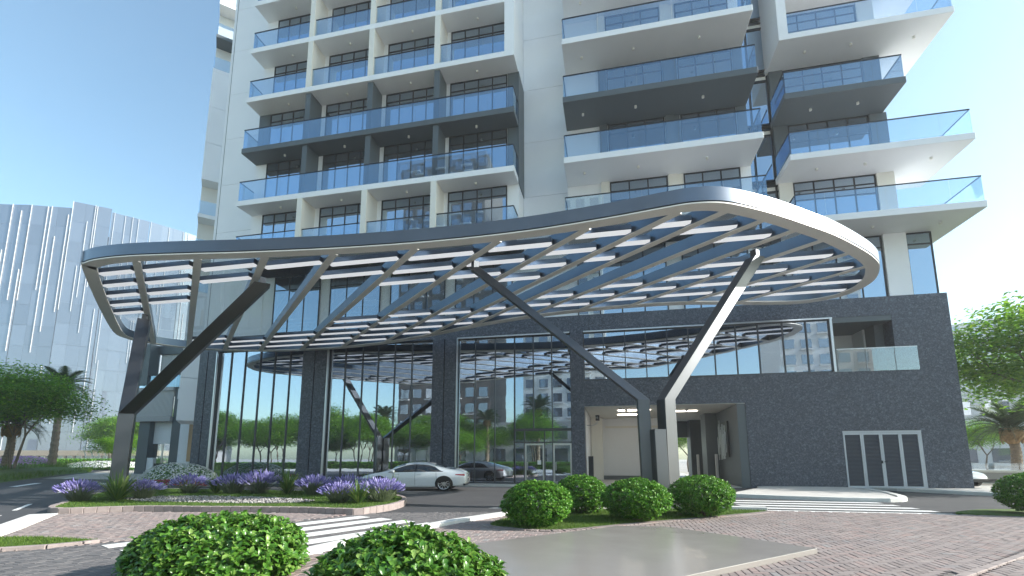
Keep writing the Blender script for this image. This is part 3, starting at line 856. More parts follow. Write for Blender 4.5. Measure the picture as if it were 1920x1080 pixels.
fr_cache = {}
def window(x0, x1, z0, z1, y, cols, rows, blind=True, mat='window_glass'):
    """frame with mullions and transoms as one part, each pane a sub-part"""
    fw = .075
    f = MB()
    f.box(x0, x1, y - .06, y, z0, z0 + fw); f.box(x0, x1, y - .06, y, z1 - fw, z1)
    f.box(x0, x0 + fw, y - .06, y, z0 + fw, z1 - fw); f.box(x1 - fw, x1, y - .06, y, z0 + fw, z1 - fw)
    xs = [x0 + fw / 2 + (x1 - x0 - fw) * i / cols for i in range(cols + 1)]
    zs = [z0 + fw / 2] + list(rows) + [z1 - fw / 2]
    for x in xs[1:-1]: f.box(x - fw / 2, x + fw / 2, y - .055, y, z0 + fw, z1 - fw)
    for z in rows: f.box(x0 + fw, x1 - fw, y - .052, y, z - fw / 2, z + fw / 2)
    o = cp(f.build('window', 'black_metal'), tw)
    for a, b in zip(xs[:-1], xs[1:]):
        for c, d in zip(zs[:-1], zs[1:]):
            key = (round(b - a, 3), round(d - c, 3), mat)
            if key not in fr_cache:
                fr_cache[key] = MB().box(-(b - a) / 2 + fw / 2, (b - a) / 2 - fw / 2, -.006, .006, -(d - c) / 2 + fw / 2, (d - c) / 2 - fw / 2).mesh('pane')
            p_ = link('pane', fr_cache[key], mat, o)
            p_.location = ((a + b) / 2, y - .02, (c + d) / 2)
            p_.rotation_euler = (random.uniform(-.004, .004), 0, random.uniform(-.006, .006))
    return o

def railing(par, runs, z, h, along='x', panel=1.7):
    """glass panels and a dark handrail; runs = list of (fixed, a, b, axis)"""
    for (c, a, b, ax) in runs:
        n = max(1, round((b - a) / panel)); w = (b - a) / n
        for i in range(n):
            p0 = a + i * w + .008; p1 = a + (i + 1) * w - .008
            if ax == 'x': MB().box(p0, p1, c - .009, c + .009, z - .05, z + h).build('glass_panel', 'rail_glass', par)
            else: MB().box(c - .009, c + .009, p0, p1, z - .05, z + h).build('glass_panel', 'rail_glass', par)
        if ax == 'x': MB().box(a, b, c - .03, c + .03, z + h, z + h + .05).build('handrail', 'black_metal', par)
        else: MB().box(c - .03, c + .03, a, b, z + h + .001, z + h + .049).build('handrail', 'black_metal', par)
dl_mesh = MB().cyl((0, 0, -.13), .075, .14, 14).mesh('downlight')
def downlight(par, x, y, z):
    o = link('downlight', dl_mesh, 'downlight_white', par); o.location = (x, y, z)

RH = 1.42
dark = lambda k: k == 2
# ---- left block
XL, XR = -25.2, -5.4
DIV = [-20.2, -15.43, -10.62]
BAY = [(-24.25, -20.42), (-19.62, -15.65), (-14.9, -10.85), (-10.15, -6.15)]
tbox('bay_wall', 'white_paint', XL, XR, 27.45, 29.25, ZB[0], ZTOP)
for k, z in enumerate(ZB):
    mat = 'dark_paint' if dark(k) else 'white_paint'
    yb = 29.3 if k == 0 else 27.5
    bal = tbox('balcony', mat, XL, XR, 26.0, yb, z, z + TH, bevel=.01)
    fl = z + TH
    top = z + 4.02
    dk = k in (1, 2)
    wm = 'dark_paint' if dk else 'cream_paint'
    for x in DIV:
        y0 = 26.13 if dk else 26.004
        tbox('divider_wall', wm, x - .19, x + .19, y0, 27.45, fl, top)
    if k == 2: tbox('end_pier', 'dark_paint', XL, -24.3, 27.40, 27.449, fl, top)
    if dk:
        tbox('side_cladding', 'dark_paint', XR + .001, XR + .05, 27.35, 29.2, z - .002, top - .01)
        tbox('end_pier', 'dark_paint', -6.12, XR, 27.39, 27.449, fl, top)
    for (a, b) in BAY:
        window(a, b, fl + .02, top - .02, 27.45, 4, (top - .68,))
        downlight(bal, (a + b) / 2 + .1, 26.75, z)
    if dk:
        railing(bal, [(26.05, XL + .06, XR - .06, 'x'), (XL + .06, 26.07, 27.4, 'y'), (XR - .06, 26.07, 27.35, 'y')], fl, RH)
    else:
        xe = [XL + .06] + [v for x in DIV for v in (x - .2, x + .2)] + [(-6.05 if k >= 3 else XR - .06)]
        runs = [(26.16, xe[i], xe[i + 1], 'x') for i in range(0, len(xe), 2)] + [(XL + .06, 26.18, 27.4, 'y')]
        if k == 0: runs.append((XR - .06, 26.18, 27.4, 'y'))
        railing(bal, runs, fl, RH)
tbox('end_fin', 'white_paint', -6.03, XR + .003, 25.995, 29.22, ZB[3] - .003, ZTOP)
# ---- middle block
MX0, MX1, MY0, MY1 = -2.35, 8.62, 25.9, 28.5
tbox('bay_wall', 'white_paint', MX0, MX1, MY1, 29.3, ZB[0], ZTOP)
for k, z in enumerate(ZB):
    mat = 'dark_paint' if dark(k) else 'white_paint'
    bal = tbox('balcony', mat, MX0, MX1, MY0, MY1 + .05 if k else 29.3, z, z + TH, bevel=.01)
    fl = z + TH; top = z + 4.02; dk = k in (1, 2)
    wm = 'dark_paint' if dk else 'cream_paint'
    for a, b in ((-.22, .30), (3.86, 4.40), (4.42, 4.74)):
        tbox('wall_pier', wm, a, b, MY1 - (.16 if b < 4.41 else .06), MY1, fl, top)
    if dk: tbox('cladding', wm, 8.05, MX1, MY1 - .045, MY1, fl, top)
    for a, b in ((.33, 3.83), (4.78, 8.02)):
        window(a, b, fl + .02, top - .02, MY1, 3, (top - .68, top - 1.3) if k == 0 else (top - .68,))
    for x in (-1.2, 2.0, 5.9): downlight(bal, x, 27.1, z)
    railing(bal, [(MY0 + .06, MX0 + .05, MX1 - .05, 'x'), (MX0 + .05, MY0 + .08, MY1, 'y'), (MX1 - .05, MY0 + .08, MY1, 'y')], fl, RH, panel=2.2)
# ---- curtain wall in the gap
gw = tbox('curtain_wall', 'black_metal', 8.56, 8.66, 31.2, 31.3, 10.3, ZTOP)
for x in (9.75, 10.85): MB().box(x - .05, x + .05, 31.15, 31.3, 10.3, ZTOP).build('mullion', 'black_metal', gw)
for z in ZB:
    for dz in (-.35, .05, .45): MB().box(8.66, 10.95, 31.16, 31.29, z + dz - .05, z + dz + .05).build('transom', 'black_metal', gw)
    for a, b in ((8.66, 9.70), (9.80, 10.80)):
        MB().box(a, b, 31.24, 31.26, z + .5, z + 3.6).build('pane', 'window_glass', gw)
        MB().box(a, b, 31.24, 31.26, z - .30, z, ).build('spandrel', 'cream_paint', gw)
tbox('gap_wall', 'interior_wall', 8.55, 10.96, 33.2, 33.4, 10.3, ZTOP)
# ---- right block
RX0 = 10.77; RY0 = 28.4; RY1 = 30.9
ENDS = {0: 20.1, 1: 20.05, 2: 17.17, 3: 20.0}
for k, z in enumerate(ZB):
    mat = 'dark_paint' if dark(k) else 'white_paint'
    xe = ENDS.get(k, 20.0)
    mb = MB().prism([(RX0, RY0), (xe, RY0), (xe, 33.2), (17.36, 33.2), (17.36, RY1 + .1), (RX0, RY1 + .1)] if xe > 17.5 else [(RX0, RY0), (xe, RY0), (xe, RY1 + .1), (RX0, RY1 + .1)], z, z + TH)
    bal = cp(mb.build('balcony', mat, bevel=.01), tw)
    fl = z + TH; top = z + 4.02; dk = k in (1, 2)
    wm = 'dark_paint' if dk else 'cream_paint'
    tbox('wall_pier', wm, RX0 + .13, 11.72, RY1 - .02, RY1 + .1, fl, top)
    tbox('wall_pier', wm, 16.40, 17.35, RY1 - .02, RY1 + .1, fl, top)
    if dk: tbox('side_cladding', wm, RX0 + .12, RX0 + .17, RY1 + .1, 34, fl - TH, top)
    window(11.75, 16.37, fl + .02, top - .02, RY1 + .1, 4, (top - .62, top - 1.25))
    for x in (12.6, 15.2): downlight(bal, x, 29.6, z)
    if xe > 17.5: downlight(bal, 18.7, 29.8, z)
    runs = [(RY0 + .06, (11.32 if k >= 3 else RX0 + .08), xe - .06, 'x'), (xe - .06, RY0 + .08, RY1 if xe < 17.5 else 33.1, 'y')]
    if k < 3: runs.append((RX0 + .08, RY0 + .08, RY1 - .03, 'y'))
    railing(bal, runs, fl, RH, panel=1.6)
tbox('end_fin', 'white_paint', RX0 - .003, 11.30, RY0 - .003, 34, ZB[3] - .003, ZTOP)
# ---- glazed storey between podium roof and the first balconies
for a, b in BAY: window(a, b, 10.45, 14.95, 29.2, 3, (13.9,), mat='window_glass')
for a, b in ((-1.9, 3.6), (4.5, 8.3)): window(a, b, 10.45, 14.95, 29.2, 4, (13.9,))
window(11.2, 16.25, 10.45, 14.95, 30.95, 4, (14.2,))
tbox('column', 'white_paint', 16.29, 17.5, 30.8, 31.0, 10.3, 14.99)
tbox('column', 'white_paint', 18.4, 18.8, 32.0, 34.0, 10.3, 14.99)
window(17.52, 18.88, 10.45, 14.97, 31.0, 1, (14.25,))
tbox('corner_glass', 'blue_glass', 18.86, 18.88, 31.0, 33.5, 10.4, 14.95)
tbox('back_room', 'interior_wall', 17.4, 18.8, 33.6, 33.8, 10.4, 15)
# ---- angled rear wing at the left
wg = Vector((0.725, 0.688, 0)); wn_ = Vector((0.688, -0.725, 0)); A0 = Vector((-39.3, 36.0, 0))
def wslab(name, mat, s0, s1, d0, d1, z0, z1):
    c = A0 + wg * ((s0 + s1) / 2) + wn_ * ((d0 + d1) / 2) + Vector((0, 0, (z0 + z1) / 2))
    return cp(MB().obox(c, wg * ((s1 - s0) / 2), wn_ * ((d1 - d0) / 2), Vector((0, 0, (z1 - z0) / 2))).build(name, mat), tw)
WZ = [5.1 + 4.02 * k for k in range(12)]
for k, z in enumerate(WZ):
    solid = 6 <= k <= 8 or k < 3
    if solid:
        wslab('wing_panel', 'white_paint', 0, 7, -6, 0, z + .015, z + 4.0)
    else:
        wslab('wing_wall', 'cream_paint', 0, 7, -6, -1.6, z, z + 4.02)
        b_ = wslab('wing_balcony', 'dark_paint' if k in (10,) else 'white_paint', 0, 7, -1.6, 0, z, z + .38)
        wslab('wing_fin', 'cream_paint', 5.5, 7, -1.6, 0, z + .38, z + 4.02)
        for s in range(3):
            c = A0 + wg * (.9 + s * 1.75) + wn_ * -.06 + Vector((0, 0, z + 1.05))
            MB().obox(c, wg * .86, wn_ * .01, Vector((0, 0, .7))).build('glass_panel', 'rail_glass', b_)
tag(tw, 'tall white apartment tower with rows of glass-railed balconies and dark grey accent floors', 'building')

# ================================================================== LEFT ANNEX beside the podium
ax = empty('annex_building', (-45, 42, 0))
def abox(name, mat, x0, x1, y0, y1, z0, z1, par=None):
    o = MB().box(x0, x1, y0, y1, z0, z1).build(name, mat, par)
    return cp(o, ax) if par is None else o
YA = 42.0
abox('back_wall', 'white_paint', -50.5, -36, YA + 4, YA + 5, 0, 13)
abox('pier', 'dark_paint', -50.6, -49.2, YA, YA + 1.2, 0, 5.6)
abox('pier', 'dark_paint', -46.3, -45.2, YA, YA + 1.2, 0, 12.2)
abox('pier', 'dark_paint', -51.2, -49.8, YA - .4, YA + .8, 9.6, 14.2)
abox('floor_slab', 'screen_grey', -51.4, -46.3, YA - .3, YA + 4, 5.6, 6.1)
abox('floor_slab', 'screen_grey', -51.4, -46.3, YA - .3, YA + 4, 8.9, 9.3)
abox('soffit_band', 'white_paint', -50.0, -46.3, YA + .6, YA + .9, 3.2, 5.6)
sc = abox('louvre_screen', 'screen_grey', -51.2, -46.35, YA - .05, YA, 6.1, 8.9)
for i in range(30):
    x = -51.15 + i * .16
    MB().box(x, x + .07, YA - .16, YA - .05, 6.12, 8.88).build('screen_slat', 'far_white', sc)
sc = abox('upper_screen', 'clear_glass', -49.7, -43.2, YA + 1.0, YA + 1.04, 9.3, 13.2)
for i in range(34):
    x = -49.6 + i * .19
    MB().box(x, x + .06, YA + .85, YA + .95, 9.3, 13.2).build('screen_slat', 'far_white', sc)
abox('screen_beam', 'dark_paint', -49.8, -43.2, YA + .6, YA + 1.1, 13.2, 14.2)
abox('balustrade', 'rail_glass', -51.0, -45.0, YA - .2, YA - .17, 9.3, 10.6)
abox('handrail', 'black_metal', -51.1, -45.0, YA - .23, YA - .14, 10.6, 10.68)
abox('white_slab', 'white_paint', -45.2, -41.0, YA - .6, YA + 2, 10.6, 11.2)
abox('beige_band', 'cream_paint', -45.1, -41.0, YA - .3, YA + 2, 9.0, 10.6)
abox('white_slab', 'white_paint', -45.3, -41.0, YA - .6, YA + 2, 7.9, 9.0)
abox('white_wall', 'white_paint', -45.2, -42.9, YA, YA + 1, 0, 7.9)
tp = abox('timber_panel', 'timber', -43.9, -42.6, YA - .12, YA, 1.3, 6.8)
for i in range(14): MB().box(-43.9, -42.6, YA - .14, YA - .121, 1.35 + i * .39, 1.70 + i * .39).build('board', 'timber', tp)
abox('upper_timber', 'timber', -43.7, -42.6, YA - .12, YA, 7.1, 7.85)
sw = abox('shop_window', 'clear_glass', -49.2, -46.3, YA + .7, YA + .72, .0, 3.2)
MB().box(-48.0, -47.9, YA + .62, YA + .76, 0, 3.2).build('mullion', 'silver', sw)
gr = abox('floor_grille', 'black_metal', -48.4, -46.3, YA + .2, YA + .3, .0, .08)
for i in range(14): MB().box(-48.35 + i * .15, -48.30 + i * .15, YA + .2, YA + .26, .08, 1.1).build('grille_bar', 'black_metal', gr)
abox('planter_wall', 'white_paint', -49.4, -48.4, YA + .1, YA + .5, 0, 1.7)
tag(ax, 'low annex with grey slatted screens and a timber panel left of the podium', 'building')

# ================================================================== ENTRANCE CANOPY
KC = 1.0
ZC = 1.6 + 7.1 * KC
OUT = [(-19.35, 13.15), (-18.75, 12.78), (-17.9, 12.62), (-16.5, 12.64), (-14.2, 12.94), (-12.5, 13.2), (-9.0, 13.6), (-5.44, 13.8), (-2.46, 13.74), (0.07, 13.45), (1.56, 13.2), (2.4, 13.1), (3.25, 13.25), (4.2, 13.78), (5.07, 14.38), (5.95, 15.06), (7.2, 16.08), (8.6, 17.45), (9.45, 18.42), (9.95, 19.2), (10.35, 20.2), (10.5, 21.0), (10.4, 21.9), (9.9, 22.75), (8.5, 23.3), (5.8, 22.85), (3.34, 22.35), (0.72, 22.3), (-1.76, 22.55), (-4.42, 23.1), (-7.32, 24.1), (-10.34, 25.35), (-13.5, 26.4), (-17.0, 27.0), (-20.0, 27.05), (-23.4, 26.6), (-26.2, 25.45), (-27.6, 24.2), (-28.2, 22.9), (-28.2, 22.0), (-27.4, 20.6), (-23.2, 16.6)]
OUT = [(x * KC, y * KC) for x, y in OUT]
OUTS = ccw(smooth_closed(OUT, 4))
INS = offset_poly(OUTS, 0.45)
can = empty('entrance_canopy', (0, 17, 0))
def cc_(o): return cp(o, can)
def ring(po, pi, z0, z1, name, mat):
    n = len(po); mb = MB()
    mb.v = [(x, y, z0) for x, y in po] + [(x, y, z1) for x, y in po] + [(x, y, z1) for x, y in pi] + [(x, y, z0) for x, y in pi]
    for i in range(n):
        j = (i + 1) % n
        mb.f += [(i, j, n + j, n + i), (n + i, n + j, 2 * n + j, 2 * n + i), (2 * n + i, 2 * n + j, 3 * n + j, 3 * n + i), (3 * n + i, 3 * n + j, j, i)]
    o = cc_(mb.build(name, mat))
    m_ = o.data
    sm = []
    for p_ in m_.polygons: sm.append(abs(p_.normal.z) < .5)
    m_.polygons.foreach_set('use_smooth', sm)
    e = o.modifiers.new('edge', 'EDGE_SPLIT'); e.split_angle = R(35)
    return o
ring(OUTS, offset_poly(OUTS, 0.10), ZC + .055, ZC + .475, 'fascia', 'fascia_metal')
ring(offset_poly(OUTS, 0.05), offset_poly(OUTS, 0.2), ZC + .02, ZC + .054, 'shadow_gap', 'gap_black')
ring(offset_poly(OUTS, 0.012), INS, ZC - .02, ZC + .02, 'rim_soffit', 'bounce_lit_metal')
ring(offset_poly(OUTS, 0.40), INS, ZC + .021, ZC + .44, 'inner_fascia', 'beam_metal')
bd = np.array([-.7325, .681]); bn = np.array([.681, .7325])
BO = [-1.82, 0.0, 1.95, 3.89, 6.06, 8.05, 9.86, 11.35, 12.4, 13.81, 15.26, 16.74, 18.58, 20.44]
BO = [b * KC for b in BO]
BEAMZ = (ZC + .004, ZC + .40)
for s in BO:
    p0 = bn * s
    ts = clip_line(INS, p0[0], p0[1], bd[0], bd[1])
    if len(ts) < 2: continue
    a = p0 + bd * (ts[0] - .02); b = p0 + bd * (ts[-1] + .02); c = (a + b) / 2; h = np.linalg.norm(b - a) / 2
    bm_ = cc_(MB().obox((c[0], c[1], sum(BEAMZ) / 2), (bd[0] * h, bd[1] * h, 0), (bn[0] * .13, bn[1] * .13, 0), (0, 0, .198)).build('beam', 'beam_metal', bevel=.006))
    MB().obox((c[0], c[1], ZC - .008), (bd[0] * h, bd[1] * h, 0), (bn[0] * .125, bn[1] * .125, 0), (0, 0, .010)).build('bounce_plate', 'bounce_lit_metal', bm_)  # plate added under each beam to carry the bounce-lit tone
# slats between the beams, each with a white strip along its underside, glow added
cells = [(None, BO[0], 5, 0)] + [(BO[i], BO[i + 1], f, b) for i, (f, b) in enumerate([(4, 0), (2, 2), (1, 2), (2, 3), (3, 5), (3, 5), (4, 4), (3, 3), (1, 3), (1, 3), (0, 4), (0, 4), (0, 3)])] + [(BO[-1], None, 0, 2)]
def slat(x0, x1, y):
    o = cc_(MB().box(x0, x1, y - .17, y + .17, ZC + .045, ZC + .225).build('slat', 'canopy_dark'))
    MB().box(x0 + .01, x1 - .01, y - .165, y + .165, ZC + .037, ZC + .0445).build('glow_strip', 'glow_strip', o)
for (s0, s1, nf, nbk) in cells:
    # x at row y for offsets s: bn.x*x + bn.y*y = s
    rows = []
    mid = ((s0 if s0 is not None else s1 - 2) + (s1 if s1 is not None else s0 + 2)) / 2
    ts = clip_line(INS, *(bn * mid), *bd)
    if len(ts) < 2: continue
    yf = (bn * mid + bd * ts[0])[1]; yb = (bn * mid + bd * ts[-1])[1]
    ylist = [yf + .78 + i * 1.05 for i in range(nf)] + [yb - .78 - i * 1.05 for i in range(nbk)]
    for y in ylist:
        tx = clip_line(INS, -40, y, 1, 0)
        if len(tx) < 2: continue
        xmin, xmax = tx[0] - 40, tx[-1] - 40
        x0 = xmin if s0 is None else (s0 + .135 - bn[1] * y) / bn[0]
        x1 = xmax if s1 is None else (s1 - .135 - bn[1] * y) / bn[0]
        x0 = max(x0, xmin); x1 = min(x1, xmax)
        if x1 - x0 > .3: slat(x0, x1, y)
# clear roof panes over the beams, on small posts
for (s0, s1, nf, nbk) in cells:
    a_ = (s0 + .02) if s0 is not None else s1 - 4.5; b_ = (s1 - .02) if s1 is not None else s0 + 4.5
    big = 60
    lo_ = bn * a_; hi_ = bn * b_
    # clip the strip between two beams against the inner outline
    poly = [tuple(p_) for p_ in INS]
    for sgn, val in ((1, a_), (-1, -b_)):
        outp = []
        for i in range(len(poly)):
            p_, q_ = poly[i], poly[(i + 1) % len(poly)]
            dp = sgn * (bn[0] * p_[0] + bn[1] * p_[1]) - val; dq = sgn * (bn[0] * q_[0] + bn[1] * q_[1]) - val
            if dp >= 0: outp.append(p_)
            if (dp >= 0) != (dq >= 0):
                t_ = dp / (dp - dq); outp.append((p_[0] + (q_[0] - p_[0]) * t_, p_[1] + (q_[1] - p_[1]) * t_))
        poly = outp
        if len(poly) < 3: break
    if len(poly) < 3: continue
    mb = MB(); mb.sheet(poly, ZC + .47); 
    o = cc_(mb.build('roof_pane', 'roof_glass')); 
    so = o.modifiers.new('thick', 'SOLIDIFY'); so.thickness = .012
# V columns: a rotated square section swept along post and arm
def sweep(name, mat, pts, side, rot, par=None, bev=.012):
    mb = MB()
    c_, s_ = math.cos(rot) * side / 2, math.sin(rot) * side / 2
    sec = [(-c_ + s_, -s_ - c_), (c_ + s_, s_ - c_), (c_ - s_, s_ + c_), (-c_ - s_, -s_ + c_)]
    for (x, y, z) in pts:
        for dx, dy in sec: mb.v.append((x + dx, y + dy, z))
    for i in range(len(pts) - 1):
        for j in range(4):
            q = (j + 1) % 4; mb.f.append((4 * i + j, 4 * i + q, 4 * i + 4 + q, 4 * i + 4 + j))
    n = len(pts) - 1
    mb.f += [(3, 2, 1, 0), (4 * n, 4 * n + 1, 4 * n + 2, 4 * n + 3)]
    o = mb.build(name, mat, par, bevel=bev)
    return cc_(o) if par is None else o
TOP = {'a': (-4.71, 15.7), 'b': (4.99, 16.8), 'c': (-13.41, 15.45), 'd': (-22.6, 18.4)}
ZA = ZC - .27
sweep('column_arm', 'column_metal', [(1.10, 16.35, 0), (1.03, 16.35, 3.55), (*TOP['a'], ZA)], .38, R(6))
sweep('column_arm', 'column_metal', [(1.80, 16.4, 0), (1.78, 16.4, 3.55), (*TOP['b'], ZA)], .44, R(33))
sweep('column_plinth', 'column_metal', [(1.48, 16.12, 0), (1.44, 16.12, 2.55)], .40, R(22))
sweep('column_arm', 'column_metal', [(-20.95, 16.75, .1), (-20.9, 16.75, 3.55), (*TOP['c'], ZA)], .56, R(42))
sweep('column_arm', 'column_metal', [(-21.45, 17.1, .1), (-21.4, 17.1, 3.55), (*TOP['d'], ZA)], .50, R(42))
for k_ in TOP: sweep('column_stub', 'column_metal', [(*TOP[k_], ZA - .12), (*TOP[k_], ZC + .01)], .22, R(43))
# the roof plane rises gently towards its right-hand end
def rise(co):
    t_ = np.clip((co[:, 0] + 13) / 22, 0, 1); k_ = 1.052 + .105 * t_
    up_ = co[:, 2] > 6
    out_ = co.copy()
    out_[up_, 0] = co[up_, 0] * k_[up_]; out_[up_, 1] = co[up_, 1] * k_[up_]; out_[up_, 2] = 1.6 + (co[up_, 2] - 1.6) * k_[up_]
    return out_
for o in can.children_recursive:
    me = o.data; n_ = len(me.vertices); a_ = np.empty(n_ * 3, np.float32); me.vertices.foreach_get('co', a_)
    me.vertices.foreach_set('co', rise(a_.reshape(-1, 3)).astype(np.float32).ravel()); me.update()
tag(can, 'sweeping metal entrance canopy with diagonal beams and slats on two V-shaped columns', 'canopy')

# ================================================================== FAR BUILDINGS
# faceted glass tower across the street on the left
gt = empty('glass_tower', (-175, 120, 0))
PTS = [(-262, 96), (-250, 95), (-238, 95.2), (-226, 96), (-214, 97.6), (-203, 100), (-192, 103.3), (-182, 107.5), (-173, 112.8), (-165, 119.0), (-158, 126.5), (-152.5, 135), (-148, 144.5), (-145, 155)]
HL = {5: (81.5, 82), 6: (82, 82.8), 7: (82.8, 83.6), 8: (86, 85.8), 9: (84.6, 84.3), 10: (84.3, 84.1), 11: (84.1, 84), 12: (84, 84)}
ROWS = 12
core = MB(); core.prism(PTS + [(-150, 190), (-262, 190)], 0, 76); gtc = cp(core.build('core', 'far_white'), gt)
for i in range(len(PTS) - 1):
    a = Vector((*PTS[i], 0)); b = Vector((*PTS[i + 1], 0)); d = (b - a); n = Vector((d.y, -d.x, 0)).normalized()
    h0, h1 = HL.get(i, (81.8, 81.8)); sub = 3 if i >= 5 else 1; rr = ROWS if i >= 5 else 1
    for q in range(sub):
        p0 = a + d * (q / sub); p1 = a + d * ((q + 1) / sub)
        t0 = h0 + (h1 - h0) * q / sub; t1 = h0 + (h1 - h0) * (q + 1) / sub
        for r in range(rr):
            tw_ = random.uniform(-.03, .03); tl = random.uniform(-.03, .03)
            ins = d.normalized() * .012; m0 = p0 + n * (1.0 + tw_) + ins; m1 = p1 + n * (1.0 - tw_) - ins; tz = n * tl
            f0 = r / rr; f1 = (r + 1) / rr - .0006
            mb = MB()
            mb.v = [tuple(m0 + Vector((0, 0, 3 + (t0 - 3) * f0))), tuple(m1 + Vector((0, 0, 3 + (t1 - 3) * f0))), tuple(m1 + tz + Vector((0, 0, 3 + (t1 - 3) * f1))), tuple(m0 + tz + Vector((0, 0, 3 + (t0 - 3) * f1)))]
            mb.v += [tuple(Vector(v) - n * .25) for v in mb.v]
            mb.f = [(0, 1, 2, 3), (7, 6, 5, 4), (0, 4, 5, 1), (1, 5, 6, 2), (2, 6, 7, 3), (3, 7, 4, 0)]
            cp(mb.build('glass_panel', 'tower_panel'), gt)
    if i < 5: continue
    for q in range(8):
        s = (q + random.uniform(.1, .9)) / 8; p = a + d * s; hm = h0 + (h1 - h0) * s
        z0 = random.uniform(4, 62); z1 = min(hm - .2, z0 + random.uniform(10, 34))
        if q % 4 == 0: z0, z1 = random.uniform(30, 60), hm
        c = p + n * 1.2
        cp(MB().obox((c.x, c.y, (z0 + z1) / 2), d.normalized() * .04, n * .12, (0, 0, (z1 - z0) / 2)).build('fin', 'fin_white'), gt)
tag(gt, 'curved pale glass office tower with uneven vertical white fins at the left', 'building')
# long low pavilion under it
pv = empty('pavilion', (-120, 90, 0))
cp(MB().prism([(-158, 79), (-104, 91), (-107, 101), (-160, 89)], 2.3, 3.5).build('roof', 'far_beige'), pv)
cp(MB().prism([(-156, 83), (-106, 94.5), (-108, 101), (-158, 89)], 0, 2.3).build('glass_wall', 'far_window'), pv)
for i in range(26):
    t = i / 25; x = -157 + 52 * t; y = 80.4 + 11.6 * t
    cp(MB().box(x - .2, x + .2, y - .2, y + .2, 0, 2.3).build('column', 'far_white'), pv)
tag(pv, 'long low pavilion with a beige roof and white columns below the glass tower', 'building')
# white curved ribs
rb_ = empty('rib_shelter', (-80, 66, 0))
for i in range(6):
    x = -103.6 + i * 1.3; y = 76.0 + i * .3
    pts = [(x, y, 0), (x - .15, y, 1.3), (x - .5, y, 2.5), (x - 1.1, y, 3.4), (x - 1.7, y, 3.8)]
    cp(MB().tube(pts, [.11, .105, .1, .08, .06], 8).build('rib', 'far_white', smooth=True), rb_)
cp(MB().tube([(-105.2, 76, 3.85), (-98.4, 77.6, 3.85)], .07, 6).build('tie_bar', 'far_white'), rb_)
tag(rb_, 'white shelter of curved ribs beyond the street hedge', 'shelter')
# pale stepped block far right
def block(name, label, x, y, w, d, tiers, mat, rows, cols, rz=0.0, wmat='far_window', group=None):
    t = empty(name, (x, y, 0), rz)
    z = 0
    for (sx, sy, h) in tiers:
        MB().box(-w * sx / 2, w * sx / 2, -d * sy / 2, d * sy / 2, z, z + h).build('wall', mat, t)
        nr = max(1, round(rows * h / sum(q[2] for q in tiers))); nc = max(2, round(cols * sx))
        cw = w * sx / nc; rh = h / nr
        me = MB().box(-cw * .31, cw * .31, -.12, .1, -rh * .29, rh * .29).mesh('window')
        bl = MB().box(-cw * .40, cw * .40, -.8, .0, -rh * .42, -rh * .36).mesh('balcony')
        for r in range(nr):
            for c in range(nc):
                px = -w * sx / 2 + (c + .5) * cw; pz = z + (r + .5) * rh
                for sgn in (-1, 1):
                    if sgn == 1 and y > 0: continue
                    if sgn == -1 and y < 0: continue
                    o = link('window', me, wmat, t); o.location = (px, sgn * d * sy / 2, pz); o.rotation_euler = (0, 0, 0 if sgn < 0 else math.pi)
                    if (r + c) % 2 == 0:
                        o = link('balcony', bl, 'far_white', t); o.location = (px, sgn * d * sy / 2, pz); o.rotation_euler = (0, 0, 0 if sgn < 0 else math.pi)
        z += h
    return tag(t, label, 'building', group)
block('stepped_building', 'pale stepped white building fading into the haze at the far right', 142, 215, 62, 24, [(1, 1, 40), (.78, .8, 7), (.5, .6, 7)], 'far_white', 14, 10, R(-38))
block('stepped_building', 'low pale white block behind the right-hand wall and palm', 80, 105, 60, 20, [(1, 1, 13)], 'far_white', 3, 12, R(-35))
# buildings across the street, seen only mirrored in the glass
block('mirrored_tower', 'cream apartment tower mirrored in the lobby glass', -12, -74, 22, 18, [(1, 1, 74)], 'cream_paint', 19, 6)
block('mirrored_tower', 'dark brown tower mirrored in the upper balcony railings', -46, -76, 27, 20, [(1, 1, 88)], 'brown_facade', 20, 7, wmat='far_window')
block('mirrored_block', 'grey flat-roofed block mirrored behind trees in the left lobby glass', -142, -66, 40, 18, [(1, 1, 13)], 'wall_grey', 4, 9)
block('mirrored_block', 'long grey podium mirrored low in the middle lobby glass', -22, -50, 54, 14, [(1, 1, 9.5)], 'screen_grey', 2, 12)
block('mirrored_tower', 'pale tower mirrored in the ribbon window', 52, -78, 20, 16, [(1, 1, 60)], 'far_white', 15, 5)

# ramp wall with glass parapet at the right
rw = empty('ramp_wall', (24, 38, 0))
cp(MB().prism([(20.5, 37.0), (60, 33.0), (60, 33.4), (20.5, 37.4)], 0, 0.72).build('wall', 'wall_grey'), rw)
cp(MB().prism([(20.4, 36.9), (60, 32.9), (60, 33.5), (20.4, 37.5)], .72, .86).build('coping', 'kerb_white'), rw)
for i in range(16):
    x = 20.6 + i * 2.4; y = 37.1 - (x - 20.5) * 4.0 / 39.5
    cp(MB().prism([(x, y), (x + 2.34, y - .237), (x + 2.34, y - .217), (x, y + .02)], .86, 1.3).build('glass_panel', 'clear_glass'), rw)
tag(rw, 'low grey ramp wall with a glass parapet at the right', 'wall')

